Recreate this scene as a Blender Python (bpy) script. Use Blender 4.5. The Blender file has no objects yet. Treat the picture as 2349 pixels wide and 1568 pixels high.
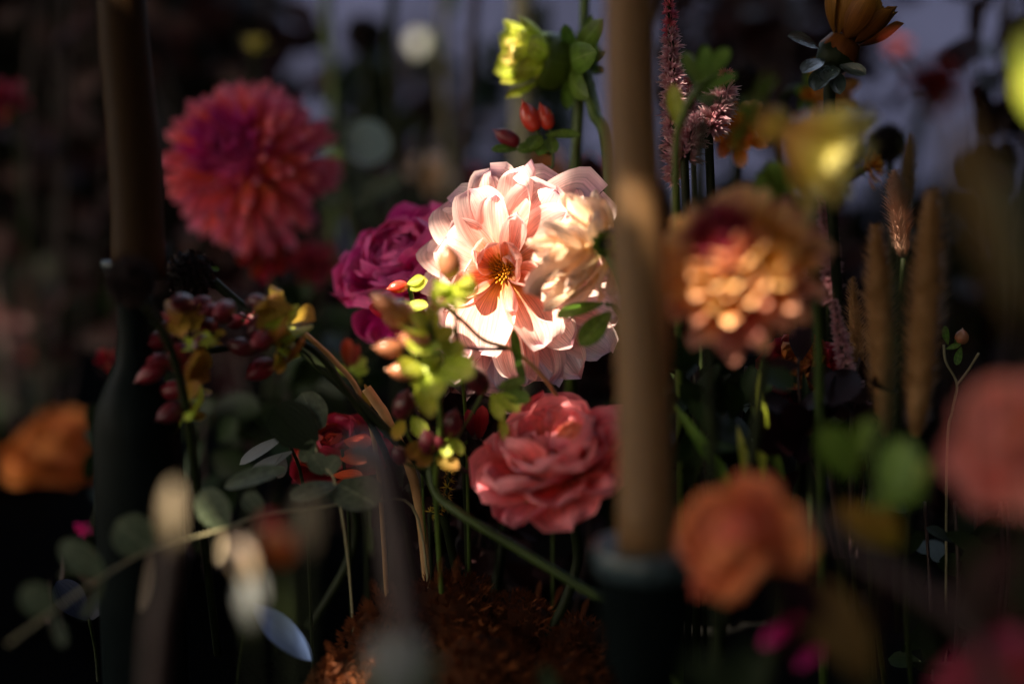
import bpy, math, random
from mathutils import Vector, Matrix, Quaternion, noise as mnoise
R = math.radians
random.seed(7)
sc = bpy.context.scene
C = sc.collection

# ------------------------------------------------------------------ camera
CAM_LOC = Vector((0, 0, 0.28)); PITCH = R(8.0)
FOCUS = 0.745; LENS = 50.0
cd = bpy.data.cameras.new('camera'); cam = bpy.data.objects.new('camera', cd); C.objects.link(cam)
cam.location = CAM_LOC; cam.rotation_euler = (math.pi/2 - PITCH, 0, 0)
cd.lens = LENS; cd.sensor_width = 36; cd.clip_start = 0.02; cd.clip_end = 500
cd.dof.use_dof = True; cd.dof.focus_distance = FOCUS; cd.dof.aperture_fstop = 1.6
sc.camera = cam
CR = Matrix.Rotation(math.pi/2 - PITCH, 3, 'X')
KPX = 36.0/LENS/2349.0

# ------------------------------------------------------------------ light
SUN = Vector((-0.52, -0.36, 0.77)).normalized()          # from the flowers to the sun
w = bpy.data.worlds.new('World'); sc.world = w; w.use_nodes = True
nt = w.node_tree; nt.nodes.clear()
sky = nt.nodes.new('ShaderNodeTexSky'); sky.sky_type = 'NISHITA'; sky.sun_disc = False; sky.dust_density = 4.0; sky.ozone_density = 0.6
sky.sun_elevation = math.asin(SUN.z); sky.sun_rotation = math.atan2(SUN.x, SUN.y)
bg = nt.nodes.new('ShaderNodeBackground'); bg.inputs['Strength'].default_value = 0.105
wo = nt.nodes.new('ShaderNodeOutputWorld')
nt.links.new(sky.outputs[0], bg.inputs[0]); nt.links.new(bg.outputs[0], wo.inputs[0])
sl = bpy.data.lights.new('sun', 'SUN'); sl.energy = 5.0; sl.angle = R(0.5); sl.color = (1.0, 0.93, 0.82)
so = bpy.data.objects.new('sun', sl); C.objects.link(so)
so.rotation_euler = SUN.to_track_quat('Z', 'Y').to_euler(); so.location = SUN*5
sc.view_settings.view_transform = 'Standard'; sc.view_settings.look = 'None'
sc.view_settings.exposure = 2.42; sc.view_settings.gamma = 1.0
sc.view_settings.use_white_balance = True; sc.view_settings.white_balance_temperature = 8200; sc.view_settings.white_balance_tint = 10.0
sc.cycles.use_denoising = True
sc.cycles.max_bounces = 8; sc.cycles.transmission_bounces = 6; sc.cycles.sample_clamp_indirect = 3.0

# ------------------------------------------------------------------ helpers
def P(x, y, r):
    """photo pixel (2349 wide) at depth r x focus distance -> world"""
    d = r*FOCUS
    return CAM_LOC + CR @ Vector(((x-1174.5)*KPX*d, -(y-784)*KPX*d, -d))
def S(r, n=1.0): return n*KPX*FOCUS*r
def V(c): return (CR @ Vector(c)).normalized()
def frame(loc, f, up=(0, 1, 0)):
    z = V(f); y = CR @ Vector(up); y = (y - z*y.dot(z)).normalized(); x = y.cross(z)
    m = Matrix((x, y, z)).transposed().to_4x4(); m.translation = loc
    return m
def rnd(a, b): return random.uniform(a, b)
def mesh(name, vs, fs, mat=None, uvs=None, smooth=True):
    me = bpy.data.meshes.new(name); me.from_pydata([tuple(v) for v in vs], [], fs)
    if smooth: me.polygons.foreach_set('use_smooth', [True]*len(me.polygons))
    if uvs is not None:
        ul = me.uv_layers.new(name='UVMap')
        for lp in me.loops: ul.data[lp.index].uv = uvs[lp.vertex_index]
    if mat: me.materials.append(mat)
    me.update(); return me

class Thing:
    def __init__(s, name, label, cat, M, group=None):
        s.M = M.copy(); s.Mi = M.inverted()
        s.o = bpy.data.objects.new(name, None); C.objects.link(s.o); s.o.matrix_world = M
        s.o.empty_display_size = 0.01
        s.o['label'] = label; s.o['category'] = cat
        if group: s.o['group'] = group
    def local(s, name, me, Ml, parent=None):
        o = bpy.data.objects.new(name, me); C.objects.link(o); o.parent = parent or s.o
        o.matrix_local = Ml; return o
    def world(s, name, me, Mw, parent=None):
        Mi = s.Mi if parent is None else (parent.matrix_local.inverted() @ s.Mi)
        return s.local(name, me, Mi @ Mw, parent)
    def tube(s, name, pts, radii, mat, n=8, parent=None):
        me = tube_mesh(name, [s.Mi @ p for p in pts], radii, mat, n)
        return s.local(name, me, Matrix.Identity(4) if parent is None else parent.matrix_local.inverted(), parent)

def smooth_path(pts, k=6):
    out = []
    n = len(pts)
    for i in range(n-1):
        p0 = pts[max(i-1, 0)]; p1 = pts[i]; p2 = pts[i+1]; p3 = pts[min(i+2, n-1)]
        for j in range(k):
            t = j/k
            out.append(0.5*((2*p1)+(p2-p0)*t+(2*p0-5*p1+4*p2-p3)*t*t+(3*p1-p0-3*p2+p3)*t**3))
    out.append(pts[-1].copy()); return out
def tube_mesh(name, pts, radii, mat, n=8):
    vs, fs, uv = [], [], []
    m = len(pts)
    if not hasattr(radii, '__len__'): radii = [radii]*m
    if len(radii) != m:
        rr = radii; radii = []
        for i in range(m):
            t = i/(m-1)*(len(rr)-1); a = int(min(t, len(rr)-2)); radii.append(rr[a]+(rr[a+1]-rr[a])*(t-a))
    ref = Vector((0.31, 0.77, 0.55))
    for i, p in enumerate(pts):
        t = (pts[min(i+1, m-1)] - pts[max(i-1, 0)])
        t = t.normalized() if t.length > 1e-9 else Vector((0, 0, 1))
        a = t.cross(ref)
        if a.length < 1e-3: a = t.cross(Vector((1, 0, 0)))
        a.normalize(); b = t.cross(a)
        for j in range(n):
            an = 2*math.pi*j/n
            vs.append(p + (a*math.cos(an)+b*math.sin(an))*radii[i]); uv.append((j/n, i/(m-1)))
    for i in range(m-1):
        for j in range(n):
            fs.append((i*n+j, i*n+(j+1) % n, (i+1)*n+(j+1) % n, (i+1)*n+j))
    fs.append(tuple(range(n-1, -1, -1))); fs.append(tuple(range((m-1)*n, m*n)))
    return mesh(name, vs, fs, mat, uv)
def lathe_mesh(name, prof, mat, n=24, wob=0.0):
    vs, fs, uv = [], [], []
    m = len(prof)
    for i, (r, z) in enumerate(prof):
        for j in range(n):
            a = 2*math.pi*j/n; k = 1+wob*math.sin(3*a+z*40)
            vs.append((r*k*math.cos(a), r*k*math.sin(a), z)); uv.append((j/n, i/(m-1)))
    for i in range(m-1):
        for j in range(n): fs.append((i*n+j, i*n+(j+1) % n, (i+1)*n+(j+1) % n, (i+1)*n+j))
    fs.append(tuple(range(n-1, -1, -1))); fs.append(tuple(range((m-1)*n, m*n)))
    return mesh(name, vs, fs, mat, uv)

def petal(mat, W=.5, base=.15, peak=.6, sharp=1., cup=.4, curl=0., cp=1.4, tip=0., ruf=0., rk=3., notch=0.,
          fold=0., lobes=0, nu=8, nv=11, seed=0, edge=0.):
    """unit petal: base at the origin, grows along +X, inner face +Z; W is its widest width over its length"""
    rs = random.Random(seed); ph = rs.uniform(0, 6.28)
    vs, fs, uv = [], [], []
    cx = cz = 0.0; th = 0.0
    for i in range(nv+1):
        v = i/nv
        f = base+(1-base)*math.sin(math.pi/2*min(v/peak, 1)) if v < peak else max(0.0, 1-((v-peak)/(1-peak))**2)**(0.5*sharp)
        hw = max(0.5*W*f, 0.004)
        th = curl*v**cp + tip*max(0, (v-.7)/.3)**2
        if i: cx += math.cos(th)/nv; cz += math.sin(th)/nv
        N = (-math.sin(th), math.cos(th))
        cu = cup*(0.45+0.55*v) if cup < 1.2 else cup*(1.05-.35*v)
        for j in range(nu+1):
            u = -1+2*j/nu
            if abs(cu) > 1e-3: y = hw/cu*math.sin(u*cu); h = hw/cu*(1-math.cos(u*cu))
            else: y = u*hw; h = 0
            h += fold*abs(u)*hw
            h += ruf*v*v*(math.sin(rk*math.pi*u+ph)*(.35+abs(u)) + .6*math.sin(2.3*rk*u+ph*2+6*v))
            h += edge*(max(0, abs(u)-.55)/.45)**2*v
            bx = 0.0
            if v > .6:
                k = ((v-.6)/.4)**2
                bx = -notch*math.exp(-(u/.3)**2)*k
                if lobes: bx += .05*math.cos(lobes*math.pi*u)*k
            vs.append((cx+N[0]*h+bx, y, cz+N[1]*h)); uv.append((j/nu, v))
    q = nu+1
    for i in range(nv):
        for j in range(nu): fs.append((i*q+j, (i+1)*q+j, (i+1)*q+j+1, i*q+j+1))
    return mesh('petal', vs, fs, mat, uv)

_cache = {}
def pm(mat, **k):
    key = (mat.name, tuple(sorted(k.items())))
    if key not in _cache: _cache[key] = petal(mat, **k)
    return _cache[key]

def blade(T, name, me, a, b, nrm=(0, 0, 1), ws=1.0, zs=1.0, parent=None):
    """lay a unit petal or leaf from photo point a=(x,y,r) to b, inner face towards nrm (camera axes)"""
    A = P(*a); B = P(*b); x = B-A; L = x.length; x = x/L
    z = CR @ Vector(nrm); z = z - x*z.dot(x)
    if z.length < 1e-4: z = Vector((0, 0, 1)) - x*x.z
    z.normalize(); y = z.cross(x)
    m = Matrix((x*L, y*L*ws, z*L*zs)).transposed().to_4x4(); m.translation = A
    return T.world(name, me, m, parent)
def lp(az, r0, z0, elev, L, roll=0., ws=1.0):
    return (Matrix.Rotation(R(az), 4, 'Z') @ Matrix.Translation((r0, 0, z0)) @ Matrix.Rotation(-R(elev), 4, 'Y')
            @ Matrix.Rotation(R(roll), 4, 'X') @ Matrix.Diagonal((L, L*ws, L, 1)))

# ------------------------------------------------------------------ materials
def newmat(name):
    m = bpy.data.materials.new(name); m.use_nodes = True; m.node_tree.nodes.clear(); return m, m.node_tree
def leafmat(name, stops, rough=.5, trans=.35, vein=.25, vscale=34., var=.12, spec=.2, mott=.0, transcol=None, rim=None, rimf=.7, mid=None):
    """petals and leaves: colour runs root to tip along the blade, with long veins and a little light coming through"""
    m, t = newmat(name); N = t.nodes; L = t.links
    uv = N.new('ShaderNodeUVMap'); uv.uv_map = 'UVMap'
    sp = N.new('ShaderNodeSeparateXYZ'); L.new(uv.outputs[0], sp.inputs[0])
    rp = N.new('ShaderNodeValToRGB'); L.new(sp.outputs[1], rp.inputs[0])
    e = rp.color_ramp.elements
    while len(e) > 1: e.remove(e[-1])
    e[0].position = stops[0][0]; e[0].color = (*stops[0][1], 1)
    for p, c in stops[1:]:
        k = e.new(p); k.color = (*c, 1)
    mp = N.new('ShaderNodeMapping'); mp.inputs['Scale'].default_value = (vscale, 2.2, 1); L.new(uv.outputs[0], mp.inputs[0])
    oi = N.new('ShaderNodeObjectInfo')
    ad = N.new('ShaderNodeVectorMath'); ad.operation = 'ADD'; L.new(mp.outputs[0], ad.inputs[0]); L.new(oi.outputs['Random'], ad.inputs[1])
    ns = N.new('ShaderNodeTexNoise'); ns.inputs['Scale'].default_value = 1.0; ns.inputs['Detail'].default_value = 3; L.new(ad.outputs[0], ns.inputs['Vector'])
    mr = N.new('ShaderNodeMapRange'); mr.inputs[1].default_value = .3; mr.inputs[2].default_value = .7
    mr.inputs[3].default_value = 1-vein; mr.inputs[4].default_value = 1+vein*.5; L.new(ns.outputs[0], mr.inputs[0])
    mr2 = N.new('ShaderNodeMapRange'); mr2.inputs[3].default_value = 1-var; mr2.inputs[4].default_value = 1+var; L.new(oi.outputs['Random'], mr2.inputs[0])
    mu = N.new('ShaderNodeMath'); mu.operation = 'MULTIPLY'; L.new(mr.outputs[0], mu.inputs[0]); L.new(mr2.outputs[0], mu.inputs[1])
    hs = N.new('ShaderNodeHueSaturation'); L.new(rp.outputs[0], hs.inputs['Color']); L.new(mu.outputs[0], hs.inputs['Value'])
    hr = N.new('ShaderNodeMapRange'); hr.inputs[3].default_value = .5-var*.08; hr.inputs[4].default_value = .5+var*.08; L.new(oi.outputs['Random'], hr.inputs[0]); L.new(hr.outputs[0], hs.inputs['Hue'])
    col = hs.outputs[0]
    if rim:
        sb = N.new('ShaderNodeMath'); sb.operation = 'SUBTRACT'; L.new(sp.outputs[0], sb.inputs[0]); sb.inputs[1].default_value = .5
        ab = N.new('ShaderNodeMath'); ab.operation = 'ABSOLUTE'; L.new(sb.outputs[0], ab.inputs[0])
        nz = N.new('ShaderNodeMath'); nz.operation = 'MULTIPLY_ADD'; L.new(ns.outputs[0], nz.inputs[0]); nz.inputs[1].default_value = .14; L.new(ab.outputs[0], nz.inputs[2])
        rr = N.new('ShaderNodeMapRange'); rr.interpolation_type = 'SMOOTHSTEP'; rr.inputs[1].default_value = .44; rr.inputs[2].default_value = .575; rr.inputs[4].default_value = rimf; L.new(nz.outputs[0], rr.inputs[0])
        rm = N.new('ShaderNodeMix'); rm.data_type = 'RGBA'; L.new(rr.outputs[0], rm.inputs[0]); L.new(col, rm.inputs[6]); rm.inputs[7].default_value = (*rim, 1); col = rm.outputs[2]
    if mid:
        sb = N.new('ShaderNodeMath'); sb.operation = 'SUBTRACT'; L.new(sp.outputs[0], sb.inputs[0]); sb.inputs[1].default_value = .5
        ab = N.new('ShaderNodeMath'); ab.operation = 'ABSOLUTE'; L.new(sb.outputs[0], ab.inputs[0])
        ma = N.new('ShaderNodeMath'); ma.operation = 'MULTIPLY_ADD'; L.new(ab.outputs[0], ma.inputs[0]); ma.inputs[1].default_value = -.9; L.new(sp.outputs[1], ma.inputs[2])
        wv = N.new('ShaderNodeMath'); wv.operation = 'PINGPONG'; L.new(ma.outputs[0], wv.inputs[0]); wv.inputs[1].default_value = .055
        r1 = N.new('ShaderNodeMapRange'); r1.interpolation_type = 'SMOOTHSTEP'; r1.inputs[1].default_value = .012; r1.inputs[2].default_value = .045; r1.inputs[3].default_value = 1; r1.inputs[4].default_value = 0; L.new(ab.outputs[0], r1.inputs[0])
        r2_ = N.new('ShaderNodeMapRange'); r2_.interpolation_type = 'SMOOTHSTEP'; r2_.inputs[1].default_value = .002; r2_.inputs[2].default_value = .012; r2_.inputs[3].default_value = .4; r2_.inputs[4].default_value = 0; L.new(wv.outputs[0], r2_.inputs[0])
        mxm = N.new('ShaderNodeMath'); mxm.operation = 'MAXIMUM'; L.new(r1.outputs[0], mxm.inputs[0]); L.new(r2_.outputs[0], mxm.inputs[1])
        rm = N.new('ShaderNodeMix'); rm.data_type = 'RGBA'; L.new(mxm.outputs[0], rm.inputs[0]); L.new(col, rm.inputs[6]); rm.inputs[7].default_value = (*mid, 1); col = rm.outputs[2]
    if mott:
        tc = N.new('ShaderNodeTexCoord'); n2 = N.new('ShaderNodeTexNoise'); n2.inputs['Scale'].default_value = 7; L.new(tc.outputs['Object'], n2.inputs['Vector'])
        h2 = N.new('ShaderNodeHueSaturation'); r2 = N.new('ShaderNodeMapRange'); r2.inputs[1].default_value = .35; r2.inputs[2].default_value = .65
        r2.inputs[3].default_value = 1-mott; r2.inputs[4].default_value = 1+mott; L.new(n2.outputs[0], r2.inputs[0]); L.new(r2.outputs[0], h2.inputs['Value']); L.new(col, h2.inputs['Color']); col = h2.outputs[0]
    b = N.new('ShaderNodeBsdfPrincipled'); b.inputs['Roughness'].default_value = rough; b.inputs['Specular IOR Level'].default_value = spec
    L.new(col, b.inputs['Base Color'])
    bp = N.new('ShaderNodeBump'); bp.inputs['Strength'].default_value = .25; bp.inputs['Distance'].default_value = .002; L.new(ns.outputs[0], bp.inputs['Height']); L.new(bp.outputs[0], b.inputs['Normal'])
    tr = N.new('ShaderNodeBsdfTranslucent')
    if transcol:
        mx = N.new('ShaderNodeMix'); mx.data_type = 'RGBA'; mx.inputs[0].default_value = .6; L.new(col, mx.inputs[6]); mx.inputs[7].default_value = (*transcol, 1); L.new(mx.outputs[2], tr.inputs[0])
    else: L.new(col, tr.inputs[0])
    ms = N.new('ShaderNodeMixShader'); ms.inputs[0].default_value = trans; L.new(b.outputs[0], ms.inputs[1]); L.new(tr.outputs[0], ms.inputs[2])
    o = N.new('ShaderNodeOutputMaterial'); L.new(ms.outputs[0], o.inputs[0]); return m
def plain(name, c1, c2, scale=40., rough=.5, spec=.5, bump=.2, metal=0., sss=0., det=4., dist=.002, stretch=(1, 1, 1)):
    m, t = newmat(name); N = t.nodes; L = t.links
    tc = N.new('ShaderNodeTexCoord'); mp = N.new('ShaderNodeMapping'); mp.inputs['Scale'].default_value = stretch; L.new(tc.outputs['Object'], mp.inputs[0])
    ns = N.new('ShaderNodeTexNoise'); ns.inputs['Scale'].default_value = scale; ns.inputs['Detail'].default_value = det; L.new(mp.outputs[0], ns.inputs['Vector'])
    rp = N.new('ShaderNodeValToRGB'); rp.color_ramp.elements[0].position = .35; rp.color_ramp.elements[1].position = .68
    rp.color_ramp.elements[0].color = (*c1, 1); rp.color_ramp.elements[1].color = (*c2, 1); L.new(ns.outputs[0], rp.inputs[0])
    b = N.new('ShaderNodeBsdfPrincipled'); L.new(rp.outputs[0], b.inputs['Base Color']); b.inputs['Roughness'].default_value = rough
    b.inputs['Specular IOR Level'].default_value = spec; b.inputs['Metallic'].default_value = metal
    if sss:
        b.inputs['Subsurface Weight'].default_value = sss; b.inputs['Subsurface Radius'].default_value = (1.0, .45, .15); b.inputs['Subsurface Scale'].default_value = .012
    bp = N.new('ShaderNodeBump'); bp.inputs['Strength'].default_value = bump; bp.inputs['Distance'].default_value = dist; L.new(ns.outputs[0], bp.inputs['Height']); L.new(bp.outputs[0], b.inputs['Normal'])
    o = N.new('ShaderNodeOutputMaterial'); L.new(b.outputs[0], o.inputs[0]); return m

M_peach = leafmat('peach_petal', [(0, (.82, .36, .05)), (.16, (.84, .45, .18)), (.4, (.86, .44, .36)), (.7, (.88, .53, .50)), (.9, (.90, .70, .70)), (1, (.80, .50, .62))], .5, .5, .42, 60, .10, .2, .06, None, (.90, .72, .73))
M_peachin = leafmat('peach_inner_petal', [(0, (.78, .38, .06)), (.35, (.80, .34, .20)), (.8, (.82, .38, .32)), (1, (.84, .48, .46))], .5, .42, .32, 30, .10, .2, .06, None, (.85, .52, .50))
M_peachpale = leafmat('pale_peach_petal', [(0, (.80, .56, .18)), (.35, (.86, .60, .38)), (.75, (.88, .66, .52)), (1, (.86, .66, .60))], .5, .5, .3, 34, .12, .2, .1)
M_pinkd = leafmat('pink_dahlia_petal', [(0, (.60, .10, .03)), (.4, (.74, .08, .08)), (.8, (.80, .12, .20)), (1, (.84, .30, .44))], .5, .3, .3, 20, .22)
M_pinkdin = leafmat('magenta_dahlia_petal', [(0, (.25, .005, .06)), (.5, (.48, .008, .16)), (1, (.66, .08, .34))], .5, .3, .3, 20, .2)
M_mag = leafmat('magenta_rose_petal', [(0, (.45, .004, .07)), (.5, (.62, .008, .19)), (.85, (.68, .02, .24)), (1, (.76, .12, .36))], .5, .34, .28, 22, .14, .15, .1, None, (.78, .16, .42), .3)
M_coral = leafmat('coral_rose_petal', [(0, (.84, .14, .04)), (.4, (.88, .13, .11)), (.8, (.90, .19, .24)), (1, (.90, .34, .42))], .55, .38, .3, 26, .12, .15, .1, None, (.90, .32, .36), .45)
M_coralin = leafmat('coral_heart_petal', [(0, (.72, .08, .02)), (.6, (.84, .12, .05)), (1, (.88, .24, .18))], .5, .3, .25, 22, .12)
M_orange = leafmat('orange_petal', [(0, (.50, .08, .01)), (.5, (.62, .15, .01)), (.75, (.70, .26, .09)), (1, (.84, .46, .34))], .5, .35, .3, 20, .25)
M_flame = leafmat('flame_petal', [(0, (.42, .04, .01)), (.5, (.66, .10, .035)), (1, (.82, .25, .13))], .5, .3, .25, 20, .18)
M_rust = leafmat('rust_petal', [(0, (.28, .03, .005)), (.5, (.42, .08, .02)), (1, (.72, .36, .26))], .5, .3, .3, 20, .3)
M_amber = leafmat('amber_petal', [(0, (.42, .12, .01)), (.6, (.50, .17, .015)), (1, (.55, .26, .05))], .5, .3, .3, 24, .2)
M_dusk = leafmat('dusky_amber_petal', [(0, (.10, .03, .006)), (.6, (.17, .055, .010)), (1, (.26, .11, .02))], .5, .25, .3, 24, .25)
M_blue = leafmat('sky_blue_leaf', [(0, (.06, .10, .24)), (1, (.12, .22, .46))], .35, .2, .2, 16, .1, .6)  # for a leaf: its blue sky reflection is put into the colour
M_gold = leafmat('gold_petal', [(0, (.55, .20, .01)), (.5, (.72, .32, .04)), (1, (.85, .52, .30))], .5, .35, .25, 20, .2)
M_wine = leafmat('wine_petal', [(0, (.08, .004, .01)), (.6, (.22, .008, .03)), (1, (.45, .06, .10))], .5, .3, .3, 20, .25)
M_maroon = leafmat('maroon_petal', [(0, (.03, .002, .003)), (.6, (.09, .004, .010)), (1, (.18, .012, .022))], .5, .2, .3, 20, .25, .1)
M_yel2 = leafmat('peach_yellow_petal', [(0, (.55, .26, .09)), (.35, (.62, .36, .10)), (.7, (.70, .56, .10)), (1, (.86, .80, .40))], .5, .35, .2, 20, .12)
M_yellow = leafmat('yellow_petal', [(0, (.40, .38, .02)), (.5, (.62, .48, .06)), (1, (.80, .70, .32))], .5, .35, .2, 20, .12)
M_dred = leafmat('dark_red_petal', [(0, (.12, .003, .005)), (.6, (.28, .006, .012)), (1, (.5, .03, .05))], .45, .3, .2, 18, .2)
M_black = leafmat('black_petal', [(0, (.006, .002, .003)), (.7, (.012, .003, .005)), (1, (.03, .008, .012))], .6, .05, .3, 18, .2)
M_white = leafmat('white_petal', [(0, (.14, .16, .15)), (.5, (.24, .26, .27)), (1, (.32, .34, .35))], .5, .3, .15, 22, .05)
M_salmon = leafmat('salmon_petal', [(0, (.62, .10, .06)), (.6, (.78, .19, .17)), (1, (.84, .32, .30))], .5, .3, .2, 20, .12)
M_terra = leafmat('terracotta_petal', [(0, (.46, .09, .015)), (.6, (.56, .14, .03)), (1, (.60, .20, .06))], .55, .3, .2, 20, .12)
M_blue2 = leafmat('deep_blue_leaf', [(0, (.003, .007, .022)), (1, (.005, .012, .036))], .5, .2, .2, 16, .1, .2)  # darker blue put into dim leaves, as on the sky-reflecting one
M_green = leafmat('green_leaf', [(0, (.07, .13, .015)), (.6, (.085, .17, .02)), (1, (.10, .18, .03))], .42, .32, .3, 14, .2, .35, .25, None, None, .7, (.16, .25, .07))
M_lime = leafmat('lime_sepal', [(0, (.28, .38, .03)), (.6, (.36, .44, .05)), (1, (.42, .42, .08))], .45, .4, .25, 14, .25, .3, .2, None, None, .7, (.46, .50, .14))
M_gsep = leafmat('golden_sepal', [(0, (.30, .22, .03)), (.6, (.38, .22, .04)), (1, (.42, .20, .06))], .5, .35, .3, 14, .25)
M_dimgold = leafmat('dim_ochre_leaf', [(0, (.08, .05, .01)), (1, (.13, .08, .02))], .5, .3, .3, 14, .2, .2)
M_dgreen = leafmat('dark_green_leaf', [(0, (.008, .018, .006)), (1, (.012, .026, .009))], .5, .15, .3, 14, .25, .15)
M_euc = leafmat('eucalyptus_leaf', [(0, (.060, .085, .050)), (.6, (.072, .097, .062)), (1, (.085, .105, .070))], .5, .25, .2, 10, .15, .3, .3, None, None, .7, (.13, .15, .10))
M_eucb = leafmat('blue_eucalyptus_leaf', [(0, (.20, .28, .25)), (1, (.26, .36, .34))], .45, .25, .15, 10, .12, .45)
M_pale = leafmat('pale_streak_pod', [(0, (.16, .125, .085)), (1, (.27, .22, .16))], .5, .35, .2, 12, .1)
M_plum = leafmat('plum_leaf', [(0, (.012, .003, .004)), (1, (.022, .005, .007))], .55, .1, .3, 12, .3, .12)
M_shiny = leafmat('glossy_dark_leaf', [(0, (.03, .05, .05)), (1, (.05, .07, .07))], .12, .05, .2, 12, .1, 1.0)
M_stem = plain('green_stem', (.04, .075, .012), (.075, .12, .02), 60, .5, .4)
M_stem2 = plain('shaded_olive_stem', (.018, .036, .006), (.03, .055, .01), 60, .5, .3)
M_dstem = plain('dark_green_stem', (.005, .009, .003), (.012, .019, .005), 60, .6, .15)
M_pstem = plain('plum_stem', (.020, .008, .010), (.040, .018, .020), 60, .5, .4)
M_tan = plain('tan_stem', (.42, .22, .10), (.52, .30, .15), 60, .55, .3)
M_eucst = plain('eucalyptus_twig', (.22, .20, .12), (.30, .27, .17), 60, .5, .4)
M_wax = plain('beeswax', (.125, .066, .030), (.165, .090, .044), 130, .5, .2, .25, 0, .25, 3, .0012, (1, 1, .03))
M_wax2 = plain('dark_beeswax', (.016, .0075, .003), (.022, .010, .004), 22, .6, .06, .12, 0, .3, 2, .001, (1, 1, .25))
M_metal = plain('dark_teal_glaze', (.0018, .0035, .004), (.0035, .006, .0065), 30, .45, .03, .08)
M_rim = plain('sky_lit_rim', (.02, .034, .042), (.03, .05, .06), 30, .3, .6, .08)  # dark glaze lightened here to carry the blue sky highlight
M_berry = plain('berry_skin', (.10, .006, .014), (.16, .010, .022), 120, .36, .4, .15)
M_berryd = plain('dark_berry_skin', (.06, .008, .014), (.10, .012, .02), 120, .32, .45, .05)
M_berryr = plain('red_berry_skin', (.40, .03, .02), (.52, .05, .03), 120, .25, .6, .05, 0, .3)
M_berryo = plain('rosy_olive_berry_skin', (.28, .10, .05), (.36, .14, .08), 120, .25, .5, .05, 0, .2)
M_disc = plain('flower_disc', (.20, .07, .01), (.42, .17, .02), 400, .7, .2, .6)
M_stam = plain('stamen', (.50, .20, .02), (.66, .32, .04), 200, .6, .2)
M_scab = plain('black_seed_head', (.004, .003, .003), (.010, .006, .007), 500, .9, .1, .8)
M_seed = plain('bronze_stamen', (.16, .07, .02), (.28, .13, .04), 200, .5, .3)
M_moss = plain('rust_moss', (.07, .018, .005), (.19, .052, .015), 160, .8, .2, .6)
M_mossd = plain('dark_moss', (.03, .009, .004), (.06, .018, .007), 120, .9, .1, .6)
M_cel = leafmat('celosia_floret', [(0, (.22, .20, .10)), (.35, (.42, .16, .22)), (.75, (.50, .28, .34)), (1, (.68, .54, .58))], .5, .3, .15, 12, .15)
M_celd = leafmat('pink_celosia_floret', [(0, (.25, .06, .06)), (.6, (.42, .07, .13)), (1, (.55, .2, .26))], .5, .3, .15, 12, .15)
M_brist = plain('bristle', (.30, .15, .06), (.46, .26, .13), 100, .6, .2)
M_bristp = plain('rosy_bristle', (.34, .18, .13), (.48, .30, .24), 100, .6, .2)
M_cloth = plain('black_tablecloth', (.002, .002, .002), (.004, .004, .004), 350, .95, .02, .4)
M_ground = plain('dark_soil', (.018, .016, .012), (.035, .030, .022), 6, .8, .2, .3, dist=.01)
M_wall = plain('skylit_shade_plaster', (.006, .009, .026), (.013, .018, .046), 2.5, .85, .15, .3, dist=.006)  # pale wall; its blue skylit shade is put into the colour
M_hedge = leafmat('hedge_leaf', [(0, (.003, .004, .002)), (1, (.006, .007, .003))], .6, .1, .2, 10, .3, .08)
M_canopy = leafmat('added_tree_leaf', [(0, (.035, .055, .015)), (1, (.05, .075, .02))], .5, .05, .2, 10, .3)

# ------------------------------------------------------------------ setting
def struct(name, vs, fs, mat):
    o = bpy.data.objects.new(name, mesh(name, vs, fs, mat, smooth=False)); C.objects.link(o); o['kind'] = 'structure'; return o
struct('ground', [(-60, -20, -.75), (60, -20, -.75), (60, 200, -.75), (-60, 200, -.75)], [(0, 1, 2, 3)], M_ground)
# long table under a black cloth: top with rounded edge and hanging sides
def table():
    T = Thing('banquet_table', 'long table under a black cloth that carries all the flowers', 'table', Matrix.Translation((0, .9, -.75)))
    x0, x1, y0, y1 = -.62, .62, -.55, 2.1
    vs, fs = [], []
    prof = [(0, 0)] + [(.012*math.sin(a*math.pi/12), -.012*(1-math.cos(a*math.pi/12))) for a in range(1, 7)] + [(.016, -.2), (.02, -.4), (.028, -.62)]
    def ring(off, z, wav):
        pts = []
        for (ax, ay, bx, by) in ((x0, y0, x1, y0), (x1, y0, x1, y1), (x1, y1, x0, y1), (x0, y1, x0, y0)):
            for k in range(40):
                t = k/40; x = ax+(bx-ax)*t; y = ay+(by-ay)*t
                nx = (by-ay); ny = -(bx-ax); l = math.hypot(nx, ny)
                o = off + wav*math.sin(k*1.35+ax*3)
                pts.append((x+nx/l*o, y+ny/l*o-.9, z+.75))
        return pts
    for o, z in prof: vs += ring(o, z, 0 if z > -.05 else .02*(-z)/.6)
    n = 160
    for i in range(len(prof)-1):
        for j in range(n): fs.append((i*n+j, i*n+(j+1) % n, (i+1)*n+(j+1) % n, (i+1)*n+j))
    fs.append(tuple(range(n)))
    T.local('tablecloth', mesh('tablecloth', vs, fs, M_cloth), Matrix.Identity(4))
    for sx in (-.5, .5):
        for sy in (-1.2, .95):
            T.local('leg', lathe_mesh('leg', [(.02, .0), (.025, .3), (.03, .7)], M_pstem, 12), Matrix.Translation((sx, sy, 0)))
table()
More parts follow.
